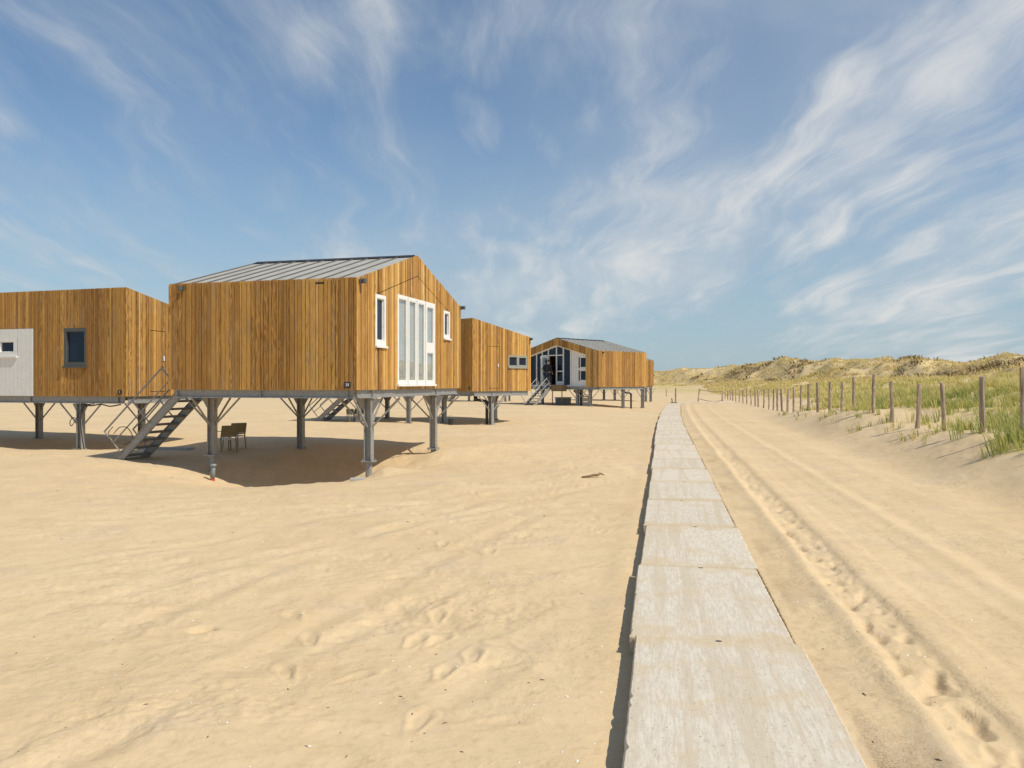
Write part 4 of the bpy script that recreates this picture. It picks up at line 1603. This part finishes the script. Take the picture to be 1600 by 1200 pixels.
# pipe stub with red cap, concrete block, drift stick
gx, gy = -7.62, 20.35
g = ground_z(gx, gy)
r = empty('standpipe', (gx, gy, g))
tag(r, 'short grey standpipe with a red foot under the left stilt', 'pipe')
m = MB(); m.tube([(0, 0, .06), (.01, 0, .22), (.02, 0, .40)], .06, 10); m.tube([(.02, 0, .36), (.02, 0, .42)], .08, 10)
m.build('pipe', 'pipe_grey', r, smooth=True)
m = MB(); m.tube([(0, 0, -.05), (0, 0, .045)], .062, 10)
m.build('foot', 'red_plastic', r)

gx, gy = -3.72, 19.75
m = MB(); m.prism([(-.3, -.2), (.25, -.24), (.32, .18), (-.24, .22)], 'z', -.2, .10)
o = m.build('concrete_block', 'pile_concrete', None, loc=(gx, gy, ground_z(gx, gy) - .03), rz=.3)
tag(o, 'half buried concrete footing block below the nearest corner stilt', 'block')
gx, gy = -11.0, 25.4
m = MB(); m.prism([(-.9, -.16), (.9, -.2), (.92, .18), (-.88, .2)], 'z', -.06, .05)
o = m.build('paving_board', 'pile_concrete', None, loc=(gx, gy, ground_z(gx, gy)), rz=-.2)
tag(o, 'pale flat board lying on the sand behind the left stairs', 'board')

gx, gy = 1.74, 17.05
g = ground_z(gx, gy)
m = MB()
m.tube([(-.26, -.06, .015), (-.12, -.03, .03), (.0, .0, .05), (.1, .03, .055), (.16, .08, .075), (.24, .07, .04)], [.014, .022, .028, .026, .02, .01], 8)
m.tube([(.1, .03, .055), (.14, .1, .09)], .012, 6)
o = m.build('driftwood_stick', 'driftwood', None, smooth=True, loc=(gx, gy, g))
tag(o, 'crooked brown driftwood stick lying on open sand', 'stick')

# crate and box under the far house
p = local_r(D_POS, D_R, -D_L + 1.9, 3.2)
r = empty('slatted_crate', (p[0], p[1], ground_z(*p)), D_R)
tag(r, 'white slatted crate standing under the far gabled house', 'crate')
m = MB()
for k in range(5):
    m.box(-.34, .34, -.36, -.33, .04 + .17 * k, .16 + .17 * k)
    m.box(-.36, -.33, -.34, .34, .04 + .17 * k, .16 + .17 * k)
m.build('slat_side', 'crate_white', r)
m = MB()
for sx in (-.34, .34):
    for sy in (-.34, .34):
        m.box(sx - .03, sx + .03, sy - .03, sy + .03, 0, .9)
m.box(-.37, .37, -.37, .37, .90, .94)
m.build('frame', 'crate_white', r)
p = local_r(D_POS, D_R, -D_L + 2.3, 5.6)
r = empty('storage_box', (p[0], p[1], ground_z(*p)), D_R)
tag(r, 'grey storage box under the far house behind its stairs', 'box')
m = MB(); m.prism([(-.5, 0), (.5, 0), (.54, .62), (-.54, .62)], 'y', -.4, .4); m.build('tub', 'box_grey', r)
m = MB(); m.box(-.58, .58, -.44, .44, .621, .69); m.build('lid', 'crate_white', r)


# ------------------------------------------------------------------ person at the far door
def skinned(name, pts, edges, mat, parent, sub=2, root=0):
    me = bpy.data.meshes.new(name)
    me.from_pydata([(p[0], p[1], p[2]) for p in pts], edges, [])
    o = bpy.data.objects.new(name, me)
    COL.objects.link(o)
    md = o.modifiers.new('skin', 'SKIN')
    sv_ = me.skin_vertices[0].data
    for i, p in enumerate(pts):
        sv_[i].radius = (p[3], p[4] if len(p) > 4 else p[3])
        sv_[i].use_root = (i == root)
    sb = o.modifiers.new('sub', 'SUBSURF'); sb.levels = sub; sb.render_levels = sub
    dg = bpy.context.evaluated_depsgraph_get()
    m2 = bpy.data.meshes.new_from_object(o.evaluated_get(dg))
    bpy.data.objects.remove(o, do_unlink=True)
    m2.materials.clear(); m2.materials.append(MATS[mat])
    m2.polygons.foreach_set('use_smooth', [True] * len(m2.polygons))
    o = bpy.data.objects.new(name, m2)
    COL.objects.link(o); o.parent = parent
    return o


def build_person():
    # metres; faces local +x (the doorway), y to his left
    px, py = local_r(D_POS, D_R, -D_L - .30, 4.88)
    r = empty('person', (px, py, 1.74), D_R)
    tag(r, 'person in black jacket and dark jeans stepping through the open door', 'person')
    pel = [(0, 0, .95, .14, .16), (.01, 0, 1.12, .125, .155), (.02, 0, 1.28, .135, .17), (.03, 0, 1.42, .12, .17), (.035, 0, 1.50, .055), (.05, 0, 1.585, .055),
           (.055, 0, 1.66, .088, .078), (.055, 0, 1.735, .085, .075)]
    e = [(0, 1), (1, 2), (2, 3), (3, 4), (4, 5), (5, 6), (6, 7)]
    pts = list(pel)
    def chain(frm, lst):
        k = frm
        for q in lst:
            pts.append(q); e.append((k, len(pts) - 1)); k = len(pts) - 1
        return k
    # left arm holds the door (reaching to +y), right arm forward on the frame
    hl = chain(3, [(.02, .19, 1.42, .06), (-.06, .34, 1.22, .045), (.0, .56, 1.14, .034), (.03, .63, 1.14, .03)])
    hr = chain(3, [(.02, -.19, 1.42, .06), (-.04, -.27, 1.16, .045), (.10, -.24, .96, .034), (.14, -.23, .89, .03)])
    chain(0, [(.0, .095, .86, .088), (.05, .10, .48, .062), (-.02, .10, .10, .045), (.10, .11, .03, .035)])
    chain(0, [(.0, -.095, .86, .088), (.16, -.10, .56, .062), (.10, -.10, .22, .045), (.22, -.11, .16, .035)])
    for hand, side in ((hl, 1), (hr, -1)):
        b = pts[hand]
        for f in range(4):
            o_ = (f - 1.5) * .018
            if side > 0: chain(hand, [(b[0] + .01 + o_, b[1] + .05, b[2] - .005, .009), (b[0] + .02 + o_, b[1] + .08, b[2] - .025, .008)])
            else: chain(hand, [(b[0] + .02, b[1] + o_, b[2] - .05, .009), (b[0] + .03, b[1] + o_, b[2] - .08, .008)])
        chain(hand, [(b[0] + .035, b[1] + .012, b[2] + .012, .010), (b[0] + .05, b[1] + .03, b[2], .009)])
    # nose, ears
    chain(6, [(.15, 0, 1.655, .014)])
    chain(6, [(.05, .088, 1.66, .018)]); chain(6, [(.05, -.088, 1.66, .018)])
    skinned('body', pts, e, 'skin', r, 2)
    # jacket
    j = [(0, 0, .88, .165, .185), (.01, 0, 1.12, .15, .18), (.02, 0, 1.28, .16, .195), (.03, 0, 1.42, .145, .19), (.035, 0, 1.49, .085, .09),
         (.02, .2, 1.43, .08), (-.06, .34, 1.22, .065), (-.01, .53, 1.15, .052), (.02, -.2, 1.43, .08), (-.04, -.27, 1.16, .065), (.09, -.245, .985, .052)]
    skinned('jacket', j, [(0, 1), (1, 2), (2, 3), (3, 4), (3, 5), (5, 6), (6, 7), (3, 8), (8, 9), (9, 10)], 'black_jacket', r, 2)
    t_ = [(0, 0, .93, .15, .165), (.0, .095, .84, .105), (.05, .10, .48, .08), (-.02, .10, .10, .066), (.0, -.095, .84, .105), (.16, -.10, .56, .08), (.10, -.10, .24, .066)]
    skinned('trousers', t_, [(0, 1), (1, 2), (2, 3), (0, 4), (4, 5), (5, 6)], 'dark_jeans', r, 2)
    for s_, (x, z) in ((1, (-.02, .045)), (-1, (.10, .18))):
        skinned('shoe', [(x - .05, s_ * .105, z, .045), (x + .05, s_ * .105, z, .048), (x + .17, s_ * .11, z - .01, .038)], [(0, 1), (1, 2)], 'black_plastic', r, 2)
    bm = bmesh.new()
    bmesh.ops.create_uvsphere(bm, u_segments=16, v_segments=10, radius=1)
    for v in list(bm.verts):
        if v.co.z < -.45 or (v.co.x > .35 and v.co.z < .35): bm.verts.remove(v)
    for v in bm.verts:
        v.co = Vector((.035 + v.co.x * .112, v.co.y * .102, 1.715 + v.co.z * .125))
    me = bpy.data.meshes.new('hair'); bm.to_mesh(me); bm.free()
    me.materials.append(MATS['brown_hair'])
    me.polygons.foreach_set('use_smooth', [True] * len(me.polygons))
    h = bpy.data.objects.new('hair', me); COL.objects.link(h); h.parent = r
    for s_ in (.032, -.032):
        bm = bmesh.new(); bmesh.ops.create_uvsphere(bm, u_segments=8, v_segments=6, radius=.011)
        for v in bm.verts: v.co += Vector((.138, s_, 1.685))
        me = bpy.data.meshes.new('eye'); bm.to_mesh(me); bm.free(); me.materials.append(MATS['black_cap'])
        q = bpy.data.objects.new('eye', me); COL.objects.link(q); q.parent = r


build_person()


# ------------------------------------------------------------------ fence posts
def post_mesh(seed, h, r):
    rr = random.Random(seed)
    n, lv = 10, 9
    m = MB()
    bend = (rr.uniform(-.03, .03), rr.uniform(-.03, .03))
    pts = []; rad = []
    for i in range(lv):
        f = i / (lv - 1)
        pts.append((bend[0] * math.sin(f * 3) + rr.uniform(-.006, .006), bend[1] * math.sin(f * 2.5) + rr.uniform(-.006, .006), -.5 + (h + .5) * f))
        rad.append(r * (1.06 - .12 * f) * rr.uniform(.93, 1.07))
    m.tube(pts, rad, n)
    for i, v in enumerate(m.v):
        k = i % n
        j = 1 + .10 * math.sin(k * 2.1 + seed) + rr.uniform(-.05, .05)
        c = pts[min(i // n, lv - 1)]
        m.v[i] = (c[0] + (v[0] - c[0]) * j, c[1] + (v[1] - c[1]) * j, v[2] + (rr.uniform(-.02, .02) if i // n == lv - 1 else 0))
    return m.mesh('fence_post', 'weathered_post', smooth=False)


POSTS = [(1597, 574, 8.0), (1536, 588, 8.0), (1474, 598, 7.95), (1432, 600, 8.0), (1393, 596, 8.0), (1365.5, 585, 8.2), (1335, 589, 8.2), (1316, 597, 8.05),
         (1297, 596, 7.9), (1278, 598, 8), (1264, 600, 8), (1252, 602, 8), (1240, 605, 8), (1231, 607, 8), (1222, 608, 8), (1215.5, 607, 8), (1208, 608, 8),
         (1201, 607, 8), (1193, 608, 8), (1185, 609, 8), (1180, 609, 8), (1174, 609, 8), (1167, 608, 8), (1161.6, 609, 8), (1155.6, 609, 8), (1150, 609, 8), (1145, 610, 8), (1141, 610, 8), (1137.5, 610, 8), (1133, 609, 8)]
LAB = {0: 'tall dark fence post at the right edge, the nearest of the row',
       1: 'tall fence post rising out of the green grass clump, second nearest',
       2: 'bare fence post on open sand just left of the grass clump, third nearest',
       3: 'slightly leaning fence post on open sand, fourth nearest',
       4: 'fence post with sparse grass at its foot, fifth nearest',
       5: 'tallest looking fence post up on the grassy bank, sixth nearest',
       6: 'knotty fence post set in grass on the bank, seventh nearest',
       7: 'short pale fence post half hidden in grass, eighth nearest',
       8: 'dark fence post standing on bare sand slope, ninth nearest',
       9: 'slim fence post on the sand slope, tenth nearest',
       10: 'slim fence post on the sand slope, eleventh nearest',
       11: 'slim fence post on the sand slope, twelfth nearest'}
for q_, w_ in enumerate(('thirteenth', 'fourteenth', 'fifteenth', 'sixteenth', 'seventeenth', 'eighteenth', 'nineteenth', 'twentieth', 'twenty-first', 'twenty-second', 'twenty-third', 'twenty-fourth', 'twenty-fifth', 'twenty-sixth', 'twenty-seventh', 'twenty-eighth', 'twenty-ninth')):
    LAB[12 + q_] = 'thin distant post of the fence row, ' + w_ + ' counted from the right edge'
LAB[29] = 'farthest thin fence post, last of the row beside the sagging rope'
rr = random.Random(3)
for i, (px, ytop, s) in enumerate(POSTS):
    Yp = F_PX * s / (px - 1034)
    Xp = (px - 800) / F_PX * Yp
    g = ground_z(Xp, Yp)
    ztop = EYE + (598 - ytop) / F_PX * Yp
    h = min(max(ztop - g, .95), 1.75)
    o = bpy.data.objects.new('fence_post', post_mesh(100 + i, h, .062 + rr.uniform(-.008, .010)))
    COL.objects.link(o)
    o.location = (Xp * K, Yp * K, g * K)
    o.rotation_euler = (rr.uniform(-.03, .03), rr.uniform(-.035, .035), rr.uniform(0, 6))
    if i == 3: o.rotation_euler = (0, .05, 0)
    tag(o, LAB.get(i, 'thin distant fence post in the dense row leading to the rope barrier'), 'fence post', 'fence posts along the dune')

# rope barrier at the end of the road
zb = []
for px, dy, hh, lean, lab in ((1056, 80.5, 1.5, .0, 'slim grey post left of the path end'), (1091, 80.0, 1.45, .10, 'dark leaning gate post right of the path end'), (1129, 84.0, 1.2, .0, 'post at the right end of the sagging rope')):
    X = (px - 800) / F_PX * dy
    g = ground_z(X, dy)
    o = bpy.data.objects.new('gate_post', post_mesh(300 + px, hh, .075))
    COL.objects.link(o)
    o.location = (X * K, dy * K, g * K); o.rotation_euler = (0, lean, 0)
    tag(o, lab, 'post', 'posts at the far end of the path')
    zb.append((X, dy, g + hh))
a, b = zb[1], zb[2]
m = MB()
for drop, sag in ((.08, .10), (1.0, .18)):
    m.tube([(a[0] + .1 + (b[0] - a[0] - .1) * f, a[1] + (b[1] - a[1]) * f, a[2] - drop + (b[2] - a[2]) * f - sag * 4 * f * (1 - f)) for f in [k / 8 for k in range(9)]], .030, 6)
o = m.build('rope_barrier', 'rope', None)
tag(o, 'sagging dark rope strung between two gate posts', 'rope')
c = zb[0]
m = MB()
m.tube([(c[0] - .42, c[1], c[2] - 1.0), (c[0] - .36, c[1], c[2] - 1.36), (c[0] - .2, c[1], c[2] - 1.46), (c[0] - .06, c[1], c[2] - 1.36)], .05, 6)
o = m.build('rope_loop', 'rope', None)
tag(o, 'loose loop of dark rope at the foot of the slim grey post', 'rope')
X = (1041 - 800) / F_PX * 120
o = bpy.data.objects.new('marker_post', post_mesh(900, 1.1, .08))
COL.objects.link(o); o.location = (X * K, 120 * K, ground_z(X, 120) * K)
tag(o, 'tiny lone marker post on the sand just right of the farthest house', 'post')


# ------------------------------------------------------------------ marram grass and scrub
def build_tufts(name, X, Y, Z, hgt, wid, blades, hue, seed, mat='marram_grass', spread=.16, lean=.5):
    rg = np.random.default_rng(seed)
    n = len(X)
    T = np.repeat(np.arange(n), blades)
    nb = len(T)
    th = rg.uniform(0, 2 * np.pi, nb)
    rr_ = np.sqrt(rg.uniform(0, 1, nb)) * spread * (hgt[T] / .6)
    bx = X[T] + np.cos(th) * rr_; by = Y[T] + np.sin(th) * rr_
    bz = Z[T] - .03
    h = hgt[T] * rg.uniform(.55, 1.15, nb)
    ld = th + rg.normal(0, .7, nb)
    wind = np.array([-.34, .16])
    ln = rg.uniform(.12, 1.0, nb) * lean * h
    lx = np.cos(ld) * ln + wind[0] * h * .6; ly = np.sin(ld) * ln + wind[1] * h * .6
    wa = rg.uniform(0, np.pi, nb)
    w = wid[T] * rg.uniform(.7, 1.3, nb)
    wx = np.cos(wa) * w / 2; wy = np.sin(wa) * w / 2
    v = np.zeros((nb, 5, 3))
    v[:, 0] = np.stack([bx - wx, by - wy, bz], 1)
    v[:, 1] = np.stack([bx + wx, by + wy, bz], 1)
    mx, my, mz = bx + lx * .36, by + ly * .36, bz + h * .62
    v[:, 2] = np.stack([mx + wx * .8, my + wy * .8, mz], 1)
    v[:, 3] = np.stack([mx - wx * .8, my - wy * .8, mz], 1)
    v[:, 4] = np.stack([bx + lx, by + ly, bz + h * (1 - .25 * np.minimum(1, ln / np.maximum(h, .01)))], 1)
    me = bpy.data.meshes.new(name)
    me.vertices.add(nb * 5)
    me.vertices.foreach_set('co', (v * K).astype(np.float32).ravel())
    o5 = (np.arange(nb) * 5)[:, None]
    quad = (o5 + np.array([[0, 1, 2, 3]])).astype(np.int32)
    tri = (o5 + np.array([[3, 2, 4]])).astype(np.int32)
    loops = np.concatenate([quad, tri], 1).ravel()
    me.loops.add(nb * 7); me.polygons.add(nb * 2)
    me.loops.foreach_set('vertex_index', loops)
    ls = np.stack([np.arange(nb) * 7, np.arange(nb) * 7 + 4], 1).ravel().astype(np.int32)
    me.polygons.foreach_set('loop_start', ls)
    me.update(calc_edges=True)
    hu = np.clip(hue[T] + np.repeat(rg.normal(0, .12, n), blades) + rg.normal(0, .10, nb), 0, 1)
    a = me.attributes.new('hue', 'FLOAT', 'POINT'); a.data.foreach_set('value', np.repeat(hu, 5).astype(np.float32))
    a = me.attributes.new('tip', 'FLOAT', 'POINT'); a.data.foreach_set('value', np.tile(np.array([0, 0, .6, .6, 1.0]), nb).astype(np.float32))
    me.materials.append(MATS[mat])
    o = bpy.data.objects.new(name, me)
    COL.objects.link(o)
    return o


def scatter(seed, n, smin, smax, ymin, ymax, pw=1.0):
    rg = np.random.default_rng(seed)
    Y = ymin + (ymax - ymin) * rg.uniform(0, 1, n) ** pw
    s = rg.uniform(smin, smax, n)
    return s + WALK * Y, Y, rg


def in_view(X, Y, lo=-.02, hi=.86):
    q = X / np.maximum(Y, .1)
    return (q > lo) & (q < hi)


def build_vegetation():
    # near dune
    X, Y, rg = scatter(1, 26000, 6.8, 34, 8, 62, 1.15)
    z, veg, co, ro, s, k = terrain(X, Y)
    cl_ = fbm(X / .85, Y / .85, 2, 241)
    keep = (rg.uniform(0, 1, len(X)) < veg ** 1.3 * np.clip(.66 + 1.3 * cl_, .08, 1)) & in_view(X, Y, .15, 1.0)
    X, Y, z, s = X[keep], Y[keep], z[keep], s[keep]
    big = fbm(X / 4.0, Y / 4.0, 3, 201); sm = fbm(X / 1.1, Y / 1.1, 2, 203)
    hue = np.clip(.34 + .58 * big + .35 * sm + .020 * np.maximum(0, s - 12) + .006 * np.maximum(0, Y - 22), .02, 1)
    hue = np.where((s < 9.4) & (Y < 20.5), np.clip(hue - .30, .05, .6), hue)
    hgt = np.clip(.40 + .34 * sm + rg.normal(0, .09, len(X)), .20, .85)
    wid = .012 + .00032 * Y
    tag(build_tufts('dune_grass', X, Y, z, hgt, wid, 11, hue, 11), 'green marram grass covering the dune behind the fence posts', 'grass', kind='stuff')
    # sparse sprigs in front of the fence
    X, Y, rg = scatter(2, 900, 6.6, 9.5, 13, 46)
    z, veg, co, ro, s, k = terrain(X, Y)
    c = fbm(X / 1.2, Y / 1.2, 2, 207)
    keep = (c > .20) & (veg < .6)
    X, Y, z = X[keep], Y[keep], z[keep]
    n = len(X)
    tag(build_tufts('grass_sprigs', X, Y, z, rg.uniform(.18, .42, n), .012 + .0003 * Y, 6, rg.uniform(.2, .65, n), 13, spread=.08), 'thin sprigs of grass on the bare sand by the posts', 'grass', kind='stuff')
    # middle distance
    X, Y, rg = scatter(3, 60000, 9, 90, 45, 230, 1.3)
    z, veg, co, ro, s, k = terrain(X, Y)
    keep = (rg.uniform(0, 1, len(X)) < veg * .8) & in_view(X, Y, .16, .80) & (k < -40) & ((Y > 60) | (s > 32))
    X, Y, z, s = X[keep], Y[keep], z[keep], s[keep]
    big = fbm(X / 9.0, Y / 9.0, 3, 211)
    hue = np.clip(.60 + .34 * big + .003 * (Y - 60), .2, .95)
    tag(build_tufts('dune_grass', X, Y, z, rg.uniform(.3, .68, len(X)), .02 + .00045 * Y, 6, hue, 17, spread=.3), 'yellowing marram grass on the low dunes before the ridge', 'grass', kind='stuff')
    # ridge
    rg = np.random.default_rng(5)
    n = 60000
    az = np.radians(rg.uniform(8.5, 37, n)); dist = rg.uniform(80, 275, n)
    X = dist * np.sin(az); Y = dist * np.cos(az)
    z, veg, co, ro, s, k = terrain(X, Y)
    pn = fbm(X / 7., Y / 7., 3, 221)
    keep = (k > -52) & (k < 5) & (pn > -.22)
    X, Y, z, pn = X[keep], Y[keep], z[keep], pn[keep]
    n = len(X)
    hue = np.clip(.86 + .35 * pn + rg.normal(0, .05, n), .55, 1)
    tag(build_tufts('ridge_grass', X, Y, z, rg.uniform(.22, .48, n), .05 + .0004 * Y, 4, hue, 19, spread=.5), 'straw coloured grass over the far dune ridge', 'grass', kind='stuff')
    # dark scrub on the ridge, real low bushes of twig clumps
    rg = np.random.default_rng(6)
    n = 22000
    az = np.radians(rg.uniform(8.5, 37, n)); dist = rg.uniform(90, 272, n)
    X = dist * np.sin(az); Y = dist * np.cos(az)
    z, veg, co, ro, s, k = terrain(X, Y)
    pn = fbm(X / 11. + 4, Y / 11., 4, 231)
    keep = (k > -44) & (k < 3) & (pn > .26)
    X, Y, z = X[keep], Y[keep], z[keep]
    n = len(X)
    tag(build_tufts('dune_scrub', X, Y, z, rg.uniform(.4, .8, n), .12 + .0006 * Y, 7, np.zeros(n), 23, mat='scrub', spread=.7, lean=.9), 'dark brown scrub bushes in patches on the far ridge', 'scrub', kind='stuff')


build_vegetation()


# ------------------------------------------------------------------ litter on the sand
def build_litter():
    rg = np.random.default_rng(9)
    def put(name, label, cat, mat, n, size, flat, smin, smax, lmax=2.4):
        v = []; f = []
        dist = 3.3 / np.maximum(rg.uniform(.06, 1, n), .05)
        az = np.radians(rg.uniform(-34, 34, n))
        X = dist * np.sin(az); Y = dist * np.cos(az)
        z, veg, co, ro, s, k = terrain(X, Y)
        for i in range(n):
            if not (smin < s[i] < smax) or (-.3 < s[i] < 1.05): continue
            a = size * rg.uniform(.5, 1.5) * (1 + dist[i] * .03)
            th = rg.uniform(0, 6.28); l = a * rg.uniform(1, 2.4) if name != 'twig_litter' else a * rg.uniform(1.2, 5)
            c, sn = math.cos(th), math.sin(th)
            o = len(v)
            for (p, q, h) in ((-l, 0, 0), (0, -a, 0), (l, 0, .3 * a), (0, a, 0), (0, 0, flat * a)):
                v.append(((X[i] + p * c - q * sn) * K, (Y[i] + p * sn + q * c) * K, (z[i] + h + .001) * K))
            f += [(o, o + 1, o + 4), (o + 1, o + 2, o + 4), (o + 2, o + 3, o + 4), (o + 3, o, o + 4)]
        me = bpy.data.meshes.new(name); me.from_pydata(v, [], f); me.materials.append(MATS[mat])
        ob = bpy.data.objects.new(name, me); COL.objects.link(ob)
        tag(ob, label, cat, kind='stuff')
    put('shell_litter', 'tiny white shell bits scattered over the beach sand', 'shells', 'shell', 260, .0050, .7, -30, 8)
    put('twig_litter', 'small dark twig bits scattered over the sand', 'twigs', 'twig', 150, .0040, 1.2, -30, 8)


build_litter()
